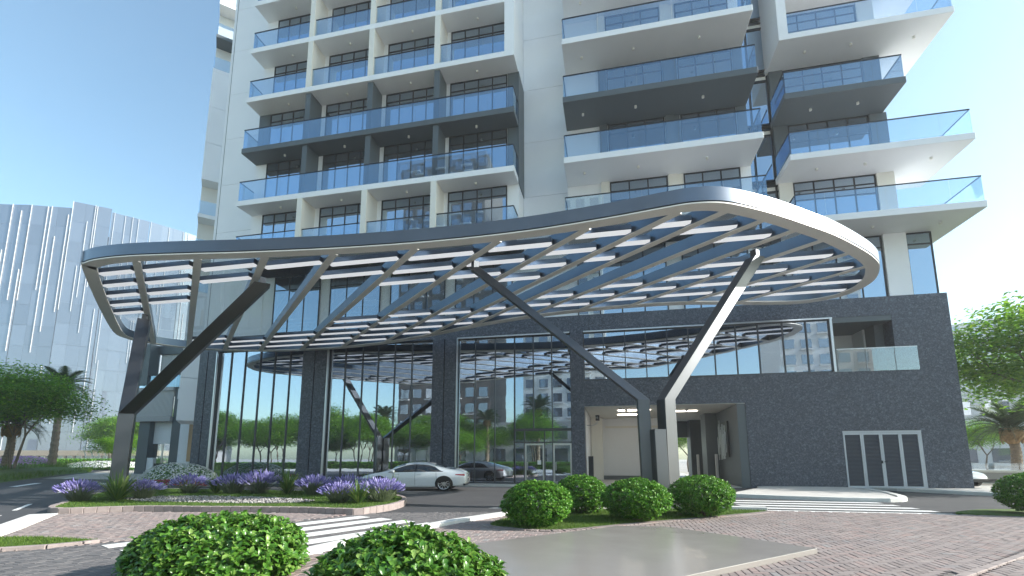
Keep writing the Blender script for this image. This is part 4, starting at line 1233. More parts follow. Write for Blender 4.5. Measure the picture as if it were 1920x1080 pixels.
# ================================================================== PLANTS
def leaf_cloud(centers, normals, L, W, up=0.4, curl=0.25, jitter=0.9, fold=True):
    """folded leaves (two quads each) scattered at centers, turned towards `normals`."""
    n = len(centers)
    N = normals + rng.normal(0, jitter, (n, 3)); N[:, 2] += up
    N /= np.linalg.norm(N, axis=1, keepdims=True) + 1e-9
    T = rng.normal(0, 1, (n, 3)); T -= N * (T * N).sum(1, keepdims=True); T /= np.linalg.norm(T, axis=1, keepdims=True) + 1e-9
    B = np.cross(N, T)
    l = (L * rng.uniform(.65, 1.25, n))[:, None]; w = (W * rng.uniform(.7, 1.2, n))[:, None]
    c = centers
    base = c - T * l * .5
    mid = c + N * l * curl * .35
    tip = c + T * l * .5 - N * l * curl * .3
    q1 = c - T * l * .08 + B * w * .5 + N * w * .22
    q2 = c - T * l * .08 - B * w * .5 + N * w * .22
    if fold:
        V = np.stack([base, q1, tip, q2, mid], 1).reshape(-1, 3)
        k = np.arange(n)[:, None] * 5
        F = np.concatenate([k + 0, k + 4, k + 1, k + 1, k + 4, k + 2, k + 2, k + 4, k + 3, k + 3, k + 4, k + 0], 1).ravel()
        return V, F, 3
    V = np.stack([base, q1, tip, q2], 1).reshape(-1, 3)
    return V, np.arange(n * 4), 4

def whorls(centers, normals, L, W, k=7):
    """obovate folded leaves in whorls round each shoot tip"""
    n = len(centers)
    A = np.repeat(centers, k, 0); Nr = np.repeat(normals, k, 0); m_ = n * k
    Nr = Nr + np.array([0, 0, .55]); Nr /= np.linalg.norm(Nr, axis=1, keepdims=True)
    ref = np.tile([.31, .17, .93], (m_, 1)) + rng.normal(0, .2, (m_, 3))
    u = np.cross(Nr, ref); u /= np.linalg.norm(u, axis=1, keepdims=True) + 1e-9; w = np.cross(Nr, u)
    ang = np.tile(np.arange(k) * 2.399, n) + np.repeat(rng.uniform(0, 6.28, n), k)
    rad = u * np.cos(ang)[:, None] + w * np.sin(ang)[:, None]
    el = rng.uniform(.1, 1.1, m_)[:, None]
    T = rad * np.cos(el) + Nr * np.sin(el); B = np.cross(T, Nr); B /= np.linalg.norm(B, axis=1, keepdims=True) + 1e-9; N = np.cross(B, T)
    l = (L * rng.uniform(.6, 1.15, m_))[:, None]; ww = (W * rng.uniform(.75, 1.2, m_))[:, None] * .5
    A = A + rng.normal(0, L * .12, (m_, 3))
    def at(t, s, d): return A + T * l * t + B * ww * s + N * (l * d + ww * abs(s) * .45)
    bend = [0, .06, .05, -.10]
    V = np.stack([at(.02, 0, 0), at(.38, .75, bend[1]), at(.38, 0, bend[1]), at(.38, -.75, bend[1]), at(.74, 1, bend[2]), at(.74, 0, bend[2]), at(.74, -1, bend[2]), at(1, 0, bend[3])], 1).reshape(-1, 3)
    q = np.arange(m_)[:, None] * 8
    tri = [(0, 2, 1), (0, 3, 2), (1, 2, 5), (1, 5, 4), (2, 3, 6), (2, 6, 5), (4, 5, 7), (5, 6, 7)]
    F = np.concatenate([q + i for t_ in tri for i in t_], 1).ravel()
    return V, F, 3

def dome_points(n, rx, ry, rz, lump=0.12, zmin=-.35, seed=0, depth=.42):
    g = np.random.default_rng(seed)
    P_ = g.normal(0, 1, (n * 2, 3)); P_ /= np.linalg.norm(P_, axis=1, keepdims=True)
    P_ = P_[P_[:, 2] > zmin][:n]
    lob = np.zeros(len(P_))
    for _ in range(16):
        d = g.normal(0, 1, 3); d /= np.linalg.norm(d)
        lob += np.maximum(0, (P_ @ d) - .72) * g.uniform(-.4, 1.0)
    r = 1 + lump * lob * 3 - depth * g.random(len(P_)) ** 1.7
    return P_ * r[:, None] * np.array([rx, ry, rz]), P_

def shrub(name, label, group, loc, rx, ry, rz, n, L, W, mat, seed, cat='shrub', zmin=-.35, lump=.12, up=.4, k=7):
    t = empty(name, loc)
    P_, Nn = dome_points(n, rx, ry, rz, lump, zmin, seed)
    P_ = P_ + np.array([0, 0, rz * .42 if zmin > -.6 else rz])
    P_ = P_[P_[:, 2] > .02]; Nn = Nn[:len(P_)]
    Nn = P_ / np.array([rx, ry, rz]); Nn /= np.linalg.norm(Nn, axis=1, keepdims=True)
    V, F, per_ = whorls(P_, Nn, L, W, k)
    V[:, 2] = np.maximum(V[:, 2], .01)
    link('foliage', fastmesh('foliage', V, F, per_), mat, t)
    # dark woody inside so that gaps read deep, and stems to the ground
    st = MB()
    for i in range(9):
        a = i * .7; r = .35
        st.tube([(0.05 * math.cos(a), .05 * math.sin(a), 0), (rx * r * math.cos(a), ry * r * math.sin(a), rz * .5), (rx * .7 * math.cos(a), ry * .7 * math.sin(a), rz * .85)], [.03, .02, .008], 5)
    st.build('stems', 'bark', t)
    return tag(t, label, cat, group)
G4 = 'clipped ball shrubs on the lawn bed'
BS = dict(n=2300, L=.075, W=.04, mat='leaf_bush', zmin=-.9, lump=.10, k=6)
shrub('ball_shrub', 'round clipped green shrub, leftmost of the four on the lawn bed', G4, (-1.80, 11.3, .05), .78, .78, .50, seed=1, **BS)
shrub('ball_shrub', 'round clipped green shrub behind, second from the left on the lawn bed', G4, (-.96, 14.1, .05), .76, .76, .53, seed=2, **BS)
shrub('ball_shrub', 'round clipped green shrub just left of the V-column foot', G4, (.53, 12.75, .05), .82, .82, .505, seed=3, **BS)
shrub('ball_shrub', 'round clipped green shrub just right of the V-column foot', G4, (2.34, 14.1, .05), .86, .86, .535, seed=4, **BS)
shrub('ball_shrub', 'round clipped green shrub cut off by the right edge of the view', G4, (11.7, 16.5, .05), .80, .78, .56, seed=5, **BS)
struct(MB().prism(smooth_closed([(9.7, 16.25), (11.3, 15.85), (14, 15.7), (14, 17.8), (11.6, 17.8), (10.2, 17.0)], 4), -.02, .06).build('lawn', 'lawn'))
GF = 'leafy shrubs at the front'
FS = dict(L=.118, W=.054, mat='leaf_shrub', zmin=-.5, lump=.14, k=8)
shrub('leafy_shrub', 'large-leaved green shrub in the foreground, the left one', GF, (-5.40, 5.85, 0), 1.07, 1.05, .53, 2000, seed=11, **FS)
shrub('leafy_shrub', 'large-leaved green shrub in the foreground, the middle one', GF, (-2.25, 4.95, 0), .96, .9, .53, 1600, seed=12, **FS)

def lavender(seed, r=.55, h=.55):
    g = np.random.default_rng(seed)
    t = empty('lavender', (0, 0, 0))
    n = 230
    a = g.uniform(0, 6.283, n); q = np.sqrt(g.random(n)) * 1.05
    tipx = np.cos(a) * q * r; tipy = np.sin(a) * q * r; hz = h * (1 - .35 * q ** 2) * g.uniform(.8, 1.12, n)
    bx = tipx * .25; by = tipy * .25
    V = []; F = []; V2 = []; F2 = []
    for i in range(n):
        w = .006; ca, sa = math.cos(a[i] + 1.57) * w, math.sin(a[i] + 1.57) * w
        b = np.array([bx[i], by[i], 0]); p = np.array([tipx[i], tipy[i], hz[i]]); m_ = (b + p) / 2 + np.array([0, 0, .05])
        s = np.array([ca, sa, 0]); k = len(V)
        V += [b - s, b + s, m_ + s * .8, m_ - s * .8, p + s * .5, p - s * .5]
        F += [(k, k + 1, k + 2, k + 3), (k + 3, k + 2, k + 4, k + 5)]
        d = (p - m_); d /= np.linalg.norm(d); sp = .16 * g.uniform(.7, 1.2); rr = .017
        u = np.cross(d, [0, 0, 1.0]); u /= np.linalg.norm(u) + 1e-6; v_ = np.cross(d, u)
        k = len(V2)
        for f_, s_ in ((0, .5), (.35, 1.2), (.7, 1.0), (1, .2)):
            for j in range(4):
                an = j * 1.571 + f_ * 2
                V2.append(p + d * sp * f_ + (u * math.cos(an) + v_ * math.sin(an)) * rr * s_)
        for e in range(3):
            for j in range(4):
                F2.append((k + e * 4 + j, k + e * 4 + (j + 1) % 4, k + e * 4 + 4 + (j + 1) % 4, k + e * 4 + 4 + j))
    # narrow grey-green leaves at the foot
    for i in range(260):
        an = g.uniform(0, 6.283); rr = r * .75 * math.sqrt(g.random()); x, y = math.cos(an) * rr * .5, math.sin(an) * rr * .5
        ln = h * g.uniform(.35, .7); k = len(V); w = .009
        tx, ty = x + math.cos(an) * rr * .7, y + math.sin(an) * rr * .7
        V += [np.array([x - w, y, 0]), np.array([x + w, y, 0]), np.array([tx + w * .3, ty, ln]), np.array([tx - w * .3, ty, ln])]
        F.append((k, k + 1, k + 2, k + 3))
    me = bpy.data.meshes.new('stems'); me.from_pydata([tuple(x) for x in V], [], F); link('stems', me, 'leaf_grey', t)
    me = bpy.data.meshes.new('flower_spikes'); me.from_pydata([tuple(x) for x in V2], [], F2); link('flower_spikes', me, 'flower_purple', t)
    return t

def spiky(seed, r=.8, h=.7, n=90):
    g = np.random.default_rng(seed)
    t = empty('spiky_plant', (0, 0, 0))
    V = []; F = []
    for i in range(n):
        a = g.uniform(0, 6.283); out = r * (g.random() ** .7); hh = h * g.uniform(.55, 1.15) * (1.1 - .55 * out / r)
        ca, sa = math.cos(a), math.sin(a); s = np.array([-sa, ca, 0]) * .017 * g.uniform(.7, 1.3)
        k = len(V)
        for f_, w in ((0, .7), (.33, 1.0), (.66, .8), (1, .06)):
            rad = .04 + out * (f_ ** 1.15); z = hh * (math.sin(f_ * 1.75) / math.sin(1.57)) if out > .5 * r else hh * f_ ** .9
            p = np.array([ca * rad, sa * rad, max(.01, z)])
            V += [p - s * w, p + s * w]
        for e in range(3): F.append((k + 2 * e, k + 2 * e + 1, k + 2 * e + 3, k + 2 * e + 2))
    me = bpy.data.meshes.new('blades'); me.from_pydata([tuple(x) for x in V], [], F); link('blades', me, 'leaf_spiky', t)
    return t
lavs = [lavender(i) for i in (21, 22, 23)]
spks = [spiky(31, .95, .85, 120), spiky(32, .8, .8, 100)]
used = {}
def put(proto, loc, rz, sc, label, cat, group):
    if proto.name in used: o = copy_tree(proto)
    else: o = proto; used[proto.name] = 1
    o.location = loc; o.rotation_euler = (0, 0, rz); o.scale = (sc, sc, sc)
    return tag(o, label, cat, group)
GL = 'lavender clumps in the planter'; GS = 'spiky plants in the planter'
ZP = .17
LAV = [((-17.75, 12.95), 1.05, 'purple lavender clump half hidden by the spiky plant at the planter tip'),
       ((-16.65, 14.25), 1.0, 'purple lavender clump beside the foot of the left V-column'),
       ((-17.3, 16.8), 1.15, 'purple lavender clump in front of the white flower bed'),
       ((-15.55, 17.2), 1.2, 'purple lavender clump under the left edge of the first lobby glass'),
       ((-14.35, 17.3), 1.35, 'tallest purple lavender clump, left of a spiky plant in the back row'),
       ((-11.75, 17.2), 1.15, 'purple lavender clump in front of the second granite pier'),
       ((-10.2, 17.2), 1.15, 'purple lavender clump, last of the back row before the car'),
       ((-8.85, 14.3), 1.0, 'purple lavender clump at the front, left of the pale spiky plant'),
       ((-7.65, 14.95), 1.15, 'purple lavender clump at the rounded end of the planter'),
       ((-8.35, 15.75), 1.1, 'purple lavender clump behind the pale spiky plant, before the car bonnet')]
for i, ((x, y), s, l) in enumerate(LAV): put(lavs[i % 3], (x, y, ZP), i * 1.3, s, l, 'lavender', GL)
SPK = [((-16.55, 13.25), 1.25, 0, 'large spiky grass plant at the left tip of the planter'),
       ((-17.2, 13.9), 1.15, 1, 'tall spiky grass plant behind the planter tip, beside the column'),
       ((-16.2, 17.0), 1.1, 1, 'spiky green plant between lavenders near the white flowers'),
       ((-13.05, 17.3), 1.25, 0, 'spiky green plant in the back row, right of the tallest lavender'),
       ((-9.15, 16.7), 1.1, 1, 'spiky green plant in the back row next to the car bonnet'),
       ((-8.05, 14.15), .95, 0, 'pale yellow-green spiky plant at the right end of the planter'),
       ((-7.95, 16.3), 1.1, 1, 'spiky plant in front of the car front wheel')]
for i, ((x, y), s, k, l) in enumerate(SPK): put(spks[k], (x, y, ZP), i * 1.9, s, l, 'plant', GS)

# white flower bed with a red edge, by the podium corner
def flowerbed(name, label, loc, rx, ry, h, n, fl, cat='flower bed', nf=500, fs=.07, lfm='leaf_bush'):
    t = empty(name, loc)
    g = np.random.default_rng(len(label))
    P_, Nn = dome_points(n, rx, ry, h, .1, 0.0, len(label))
    V, F, q = leaf_cloud(P_, Nn, .11, .05, .5); link('foliage', fastmesh('foliage', V, F, q), lfm, t)
    P2, N2 = dome_points(nf, rx * 1.03, ry * 1.03, h * 1.08, .1, 0.12, len(label), .04)
    V, F, q = leaf_cloud(P2, N2 * 2, fs, fs, 1.2, .1, .4); link('blossoms', fastmesh('blossoms', V, F, q), fl, t)
    return tag(t, label, cat)
flowerbed('flower_bed', 'mound of white flowers at the corner of the podium', (-27.2, 25.6, .08), 2.7, 1.3, 1.15, 3600, 'flower_white', nf=1700, fs=.12)
flowerbed('flower_bed', 'low strip of deep red flowers before the white mound', (-25.5, 23.6, .02), 3.0, .5, .32, 1500, 'flower_red', nf=1500, fs=.09)
struct(MB().prism([(-30.3, 23.0), (-22.2, 23.4), (-22.2, 26.4), (-30.3, 26.6)], -.02, .14).build('kerb', 'kerb_white', bevel=.03))
flowerbed('flower_bed', 'far bed of white flowers in front of the clipped hedge across the street', (-70, 53.5, .3), 7.5, 2.0, .9, 5000, 'flower_white', nf=2500, fs=.2)
flowerbed('flower_bed', 'pink-purple flowers under the trees on the left mound', (-66, 41.5, .9), 3.5, 1.5, .9, 1500, 'flower_pink', nf=1000, fs=.2)
def mirrored_bed(): pass

# mound with long grass across the street
def mound(poly, zc, name):
    poly = ccw(poly); c = np.mean(np.array(poly), 0); mb = MB(); rings = [(1, 0), (.93, .35), (.8, .7), (.55, .93), (.2, 1)]; n = len(poly)
    for f_, h_ in rings: mb.v += [(c[0] + (x - c[0]) * f_, c[1] + (y - c[1]) * f_, h_ * zc - .02) for x, y in poly]
    for r_ in range(len(rings) - 1):
        for i in range(n):
            j = (i + 1) % n; mb.f.append((r_ * n + i, r_ * n + j, (r_ + 1) * n + j, (r_ + 1) * n + i))
    mb.f.append(tuple(range((len(rings) - 1) * n, len(rings) * n)))
    return struct(mb.build(name, 'lawn', smooth=True))
MOUND = smooth_closed([(-33.5, 17.5), (-40.5, 24.6), (-46.7, 30.6), (-54.9, 38.4), (-63, 47), (-78, 52), (-100, 44), (-95, 20), (-60, 8), (-38, 11)], 5)
mound(MOUND, 1.0, 'lawn')
def mz(X, Y): return np.full(len(X), .55)
edge = offset_poly(ccw(MOUND), .8)
band = [p for p in ccw(MOUND) if p[0] > -66 and p[1] > 15]
def strip_poly(w0, w1):
    a = offset_poly(ccw(MOUND), w0); b = offset_poly(ccw(MOUND), w1)
    idx = [i for i, p in enumerate(ccw(MOUND)) if p[0] > -66 and p[1] > 14]
    return [a[i] for i in idx] + [b[i] for i in reversed(idx)]
lab(blades('long_grass', strip_poly(.1, 2.2), .05, 9000, .5, .03, 'leaf_grass', lean=.9), 'long green grass along the street edge of the left mound')
lab(blades('long_grass', strip_poly(2.2, 5.5), .5, 9000, .7, .035, 'leaf_grass', lean=.9), 'taller green grass higher on the left mound')
# clipped hedge beyond
hd = empty('hedge', (-70, 56, 0))
pp = np.stack([rng.uniform(-11, 11, 9000), rng.uniform(-.9, .9, 9000), rng.uniform(0, 1.5, 9000)], 1)
pp[:, 2] = np.where(rng.random(9000) < .45, 1.5 + rng.normal(0, .03, 9000), pp[:, 2]); pp[:, 1] = np.where(pp[:, 2] < 1.4, -.9 + rng.normal(0, .04, 9000), pp[:, 1])
V, F, q = leaf_cloud(pp, np.tile([0, -.5, .5], (9000, 1)), .25, .14, .4); link('foliage', fastmesh('foliage', V, F, q), 'leaf_bush', hd)
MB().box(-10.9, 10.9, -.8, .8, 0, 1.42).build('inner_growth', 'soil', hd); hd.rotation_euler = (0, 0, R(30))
tag(hd, 'clipped dark green hedge across the street', 'hedge')

h2 = copy_tree(hd); h2.location = (-66, -11, 0); h2.rotation_euler = (0, 0, R(184)); h2.scale = (1.7, 1, .62)
tag(h2, 'dark low hedge mirrored along the foot of the first lobby bay', 'hedge')

# ---------------------------------------------------------------- trees
def make_tree(seed, H, spread, clear, nleaf, L, trunks=1, mat='leaf_tree', flat=.55):
    g = np.random.default_rng(seed); rn = random.Random(seed)
    wood = MB(); tips = []
    def grow(p, d, ln, r, lev):
        mid = p + d * ln * .5 + Vector((rn.uniform(-1, 1), rn.uniform(-1, 1), rn.uniform(-.2, .5))) * ln * .07
        e = p + d * ln
        wood.tube([p, mid, e], [r, r * .85, r * .68], 7 if lev < 2 else 5, cap=False)
        if lev >= 4 or r < .012:
            tips.append((e, lev)); return
        if lev >= 2: tips.append((mid, lev))
        k = rn.choice((2, 3, 3)) if lev else rn.choice((3, 4))
        a0 = rn.uniform(0, 6.28)
        for i in range(k):
            a = a0 + i * 6.283 / k + rn.uniform(-.4, .4); tilt = rn.uniform(.45, .95) if lev else rn.uniform(.4, .75)
            u = d.orthogonal().normalized(); w = d.cross(u)
            nd = (d * math.cos(tilt) + (u * math.cos(a) + w * math.sin(a)) * math.sin(tilt))
            nd.z = nd.z * .75 + .12
            nd.normalize()
            grow(e, nd, ln * rn.uniform(.62, .85), r * rn.uniform(.55, .68), lev + 1)
    for t_ in range(trunks):
        a = t_ * 2.2
        base = Vector((math.cos(a) * .3 * (trunks > 1), math.sin(a) * .3 * (trunks > 1), 0))
        d0 = Vector((math.cos(a) * .22 * (trunks > 1) + rn.uniform(-.05, .05), math.sin(a) * .2 * (trunks > 1), 1)).normalized()
        grow(base, d0, clear, H * .016 / (1 + .3 * (trunks > 1)), 0)
    tp = np.array([tuple(t[0]) for t in tips])
    # fit to the wanted size
    c = tp.mean(0); ext = np.abs(tp[:, :2] - c[:2]).max() + .01
    sc = spread / ext * .82; zs = (H - clear) / (tp[:, 2].max() - clear + .01) * .9
    def fit(v):
        f_ = min(1, max(0, (v[2] - clear * .75) / (clear * .8)))
        return (v[0] * (1 + (sc - 1) * f_), v[1] * (1 + (sc - 1) * f_), v[2] if v[2] < clear else clear + (v[2] - clear) * zs)
    wood.v = [fit(v) for v in wood.v]
    tp = np.array([fit(v) for v in tp])
    idx = g.integers(0, len(tp), nleaf)
    rad = spread * .17
    off = g.normal(0, 1, (nleaf, 3)) * np.array([rad, rad, rad * flat * .55])
    off[:, 2] -= .25 * (off[:, 0] ** 2 + off[:, 1] ** 2) / rad * .35
    P_ = tp[idx] + off
    P_ = P_[P_[:, 2] > clear * .72]
    V, F, q = leaf_cloud(P_, np.tile([0, 0, .9], (len(P_), 1)), L, L * .5, .55, .2, .55, fold=False)
    t = empty('tree', (0, 0, 0))
    wood.build('trunk', 'bark', t, smooth=True)
    link('crown', fastmesh('crown', V, F, q), mat, t)
    return t
T1 = make_tree(3, 10.2, 5.6, 3.0, 22000, .30, trunks=2)
T2 = make_tree(8, 8.0, 4.6, 2.4, 20000, .25)
T3 = make_tree(15, 4.2, 2.2, 1.5, 7000, .15)
def put_tree(proto, loc, rz, sc, label, group):
    return put(proto, loc, rz, sc, label, 'tree', group)
GT = 'trees along the street'
put_tree(T1, (-50.4, 31.0, .8), .4, .92, 'leafy green tree with two slim trunks on the left grass mound', GT)
put_tree(T2, (-51.5, 25.0, .6), 2.0, 1.25, 'big green tree crown cut off by the left edge of the view', GT)
put_tree(T1, (-98, 76.5, 0), 2.6, 1.05, 'hazy green tree behind the rib shelter', GT)
put_tree(T2, (-88, 76, 0), 4.0, 1.5, 'palest green tree far behind the left V-column', GT)
put_tree(T2, (-61, 48, 0), 5.0, .62, 'darker green tree just left of the V-column post', GT)
put_tree(T2, (25.6, 32.2, 0), 1.0, 1.38, 'bright green tree reaching in from the right edge', GT)
put_tree(T3, (32.0, 49.5, 0), .3, 1.25, 'small round green tree left of the right-hand palm', GT)
put_tree(T3, (38.5, 48.5, 0), 2.3, 1.35, 'small green tree right of the right-hand palm', GT)
put_tree(T2, (9.0, 62, 0), 2.9, .8, 'green tree seen through the drive-through passage', GT)
for i, (x, y, s) in enumerate(((-66, -24, 1.1), (-58, -30, 1.3), (-84, -28, 1.0), (-42, -19, 1.0), (-31, -22, 1.2), (-24, -15, .8))):
    put_tree((T2, T1, T2, T1, T2, T2)[i], (x, y, 0), i * 1.7, s, 'green tree mirrored in the lobby glass, ' + ('centre of the first bay', 'right of the first bay', 'left of the first bay', 'left of the second bay', 'right of the second bay', 'beside the entrance')[i], 'trees mirrored in the lobby glass')

def make_palm(seed, H, nfr, L, tr=.28):
    rn = random.Random(seed)
    t = empty('palm_tree', (0, 0, 0))
    mb = MB(); k = 26
    pts = [(0.10 * math.sin(i * .12), .05 * math.cos(i * .2), H * i / k) for i in range(k + 1)]
    mb.tube(pts, [tr * (1.2 - .3 * i / k) * (1.0 + (.09 if i % 2 else -.05)) for i in range(k + 1)], 12)
    mb.build('trunk', 'palm_bark', t)
    bo = MB()
    bo.tube([(0, 0, H - .9), (0, 0, H - .5), (0, 0, H), (0, 0, H + .35)], [tr * .9, tr * 2.0, tr * 2.3, tr * 1.1], 14)
    for i in range(46):
        a = i * 2.399; z = H - .75 + (i / 46) * 1.0
        bo.obox((math.cos(a) * tr * 2.05, math.sin(a) * tr * 2.05, z), (-math.sin(a) * .09, math.cos(a) * .09, 0), (math.cos(a) * .05, math.sin(a) * .05, .05), (math.cos(a) * .04, math.sin(a) * .04, .13))
    bo.build('boot_collar', 'palm_boot', t)
    fm = []
    for v in range(3):
        droop = (.9, .45, .15)[v]
        f = MB(); n = 34; prev = None
        path = []
        for i in range(n + 1):
            s = i / n; path.append(Vector((L * s * (1 - .12 * droop * s), 0, L * (.55 * s - (.35 + .62 * droop) * s * s))))
        f.tube(path, [.035 * (1 - .85 * i / n) for i in range(n + 1)], 4, cap=False)
        for i in range(4, n + 1):
            s = i / n; p = path[i]; ll = L * .26 * math.sin(math.pi * min(1, s * .9 + .12)) + .08
            for sg in (-1, 1):
                for sub in (0, .5):
                    p2 = p.lerp(path[min(i + 1, n)], sub)
                    d = Vector((.62, sg * .75, .22 + rn.uniform(-.12, .12))).normalized(); e = p2 + d * ll - Vector((0, 0, .12 * ll)); w = Vector((.5, -sg * .3, 0)).normalized() * .028
                    f.quad(p2 - w, p2 + w, e + w * .15, e - w * .15)
        fm.append(f.mesh('frond'))
    for i in range(nfr):
        a = i * 2.399 + rn.uniform(-.15, .15); q = i / nfr
        o = link('frond', fm[0 if q < .45 else (1 if q < .8 else 2)], 'leaf_palm', t)
        o.location = (math.cos(a) * tr * .8, math.sin(a) * tr * .8, H + .1 + q * .25)
        o.rotation_euler = (rn.uniform(-.15, .15), R(18) - q * R(62) , a)
    return t
P1 = make_palm(4, 3.6, 42, 2.7, .30)
P2 = make_palm(5, 8.2, 40, 2.6, .3)
GPm = 'palm trees'
put(P1, (29.9, 43.4, 0), .5, 1.0, 'stout palm with an orange-brown collar behind the right ramp wall', 'palm', GPm)
put(P2, (-61.5, 41.5, .9), .2, 1.05, 'tall palm rising behind the left tree crown', 'palm', GPm)
put(P1, (-55.5, 33.8, .9), 1.4, 1.0, 'short palm half hidden under the left tree', 'palm', GPm)
for i, (x, y) in enumerate(((-22, -24), (-44, -28), (-14, -32))):
    put(P2, (x, y, 0), i, 1.0 + .15 * i, 'palm mirrored in the lobby glass, ' + ('nearest', 'second', 'farthest')[i] + ' of three', 'palm', 'palms mirrored in the lobby glass')
for i in range(11):
    x = -96 + i * 8.2 + random.uniform(-1.5, 1.5); y = -27 + random.uniform(-3, 3)
    put_tree((T1, T2)[i % 2], (x, y, 0), i * 2.1, random.uniform(.85, 1.25), ('first', 'second', 'third', 'fourth', 'fifth', 'sixth', 'seventh', 'eighth', 'ninth', 'tenth', 'last')[i] + ' tree from the left in the row mirrored in the lobby glass', 'row of trees mirrored in the lobby glass')
struct(MB().prism([(-130, -19), (20, -19), (20, -44), (-130, -44)], -.03, .03).build('lawn', 'lawn'))
h3 = copy_tree(hd); h3.location = (-28, -14, 0); h3.rotation_euler = (0, 0, R(180)); h3.scale = (2.0, 1, .7)
tag(h3, 'dark low hedge mirrored along the foot of the second lobby bay', 'hedge')

# ================================================================== CARS
def make_car(name, Lc=4.97, Wc=1.96, Hc=1.45, wheel_r=.35, spoke=10, sport=False):
    t = empty(name, (0, 0, 0))
    S = Lc / 4.97
    # x = 0 at the rear, forward +x ; stations: x, z_bottom, z_belt, z_top, width factor
    if not sport:
        st = [(0.00, .42, .74, .86, .80), (.06, .34, .80, .98, .88), (.30, .26, .90, 1.07, .95), (.75, .22, .93, 1.16, .985), (1.25, .20, .93, 1.31, 1.0), (1.75, .19, .93, 1.42, 1.0), (2.25, .19, .92, 1.45, 1.0), (2.75, .19, .91, 1.41, 1.0), (3.2, .19, .90, 1.26, 1.0), (3.6, .19, .88, 1.06, .995), (3.85, .20, .86, .96, .985), (4.3, .22, .78, .88, .96), (4.7, .26, .66, .77, .88), (4.9, .32, .58, .66, .76), (4.97, .40, .52, .56, .62)]
    else:
        st = [(0.00, .42, .72, .84, .80), (.10, .32, .78, .92, .9), (.45, .24, .84, 1.0, .97), (1.0, .2, .86, 1.14, 1.0), (1.6, .19, .86, 1.26, 1.0), (2.1, .19, .85, 1.28, 1.0), (2.6, .19, .84, 1.22, .99), (3.1, .19, .83, 1.02, .98), (3.5, .2, .82, .90, .98), (4.0, .21, .78, .84, .97), (4.5, .23, .68, .74, .9), (4.82, .27, .56, .62, .78), (4.97, .36, .48, .52, .62)]
    sx = np.array([q[0] for q in st]) * S
    def cub(x, col):
        return float(np.interp(x, sx, [q[col] for q in st]))
    def sm(x, col):
        return sum(cub(min(Lc, max(0, x + d)), col) * w for d, w in ((-.14, .12), (-.07, .22), (0, .32), (.07, .22), (.14, .12))) if .1 < x < Lc - .1 else cub(x, col)
    def half(x, z):
        zb, ze, zt, wf = sm(x, 1), sm(x, 2), sm(x, 3), sm(x, 4)
        W = Wc / 2 * wf
        if z <= ze:
            f_ = (z - zb) / max(.01, ze - zb)
            return W * (0.90 + .10 * math.sin(min(1, f_ * 1.25) * math.pi / 2) - .035 * max(0, f_ - .72) / .28)
        f_ = min(1, (z - ze) / max(.01, zt - ze))
        cab = min(1.0, max(0.0, (zt - ze) / .45))
        lean = .36 * cab * f_ * .75
        return W * (.965 - lean) * math.sqrt(max(0, 1 - f_ ** (3.2 + 2.2 * cab)))
    nx = 90; xsn = np.linspace(0, Lc, nx)
    mb = MB(); ring_n = 0
    for x in xsn:
        zb, ze, zt = sm(x, 1), sm(x, 2), sm(x, 3)
        zz = [zb + (ze - zb) * (i / 9) for i in range(10)] + [ze + (zt - ze) * (1 - (1 - i / 12) ** 1.8) for i in range(1, 13)]
        row = [(half(x, z), z) for z in zz]
        pts = [(x, y, z) for y, z in row] + [(x, -y, z) for y, z in reversed(row[:-1])]
        ring_n = len(pts); mb.v += pts
    for i in range(nx - 1):
        for j in range(ring_n):
            q = (j + 1) % ring_n
            mb.f.append((i * ring_n + j, (i + 1) * ring_n + j, (i + 1) * ring_n + q, i * ring_n + q))
    mb.f.append(tuple(range(ring_n))); mb.f.append(tuple(range((nx - 1) * ring_n + ring_n - 1, (nx - 1) * ring_n - 1, -1)))
    body = mb.build('body', 'car_white', t, smooth=True)
    def patch(name, mat, fn, side, nu=24, nv=8, off=.006, par=None):
        """surface patch: fn(u,v)->(x,z) laid on the body side"""
        m2 = MB()
        for i in range(nu + 1):
            for j in range(nv + 1):
                x, z = fn(i / nu, j / nv); y = half(x, z) + off
                m2.v.append((x, side * y, z))
        for i in range(nu):
            for j in range(nv):
                a = i * (nv + 1) + j; m2.f.append((a, a + nv + 1, a + nv + 2, a + 1) if side < 0 else (a, a + 1, a + nv + 2, a + nv + 1))
        return m2.build(name, mat, par or t, smooth=True)
    cabx = (1.0 * S, 3.55 * S) if not sport else (.9 * S, 3.15 * S)
    wx = (.98 * S, 3.94 * S)
    for side in (-1, 1):
        def wf_(u, v):
            x = cabx[0] + (cabx[1] - cabx[0]) * u; lo = sm(x, 2) + .02; hi = max(lo + .004, sm(x, 3) - .13 - .05 * (1 - math.sin(math.pi * u)))
            e = min(1, min(u / .16, (1 - u) / .05)); 
            return x, lo + (hi - lo) * v * max(.0, e)
        patch('side_window', 'car_glass', wf_, side)
        for xp in ((2.28 * S,) if not sport else (2.0 * S,)):
            patch('door_pillar', 'black_metal', lambda u, v: (xp + (u - .5) * .07, sm(xp, 2) + .03 + (sm(xp, 3) - .19 - sm(xp, 2)) * v), side, 2, 6, .010)
        for x0 in (1.32 * S, 2.30 * S, 3.28 * S):
            patch('door_gap', 'gap_black', lambda u, v: (x0 + (u - .5) * .012 + .05 * (v - .5) * (x0 < 1.5), .28 + (sm(x0, 2) - .29) * v), side, 1, 8, .004)
        for x0 in (2.02 * S, 3.02 * S):
            patch('door_handle', 'rim_metal', lambda u, v: (x0 + u * .2, .80 + v * .028), side, 3, 1, .014)
        def tail(u, v): return (.05 + .42 * u, .74 + (.10 + .04 * u) * v * (1 - .75 * u) + .05 * u)
        patch('tail_light', 'tail_red', tail, side, 8, 3, .008)
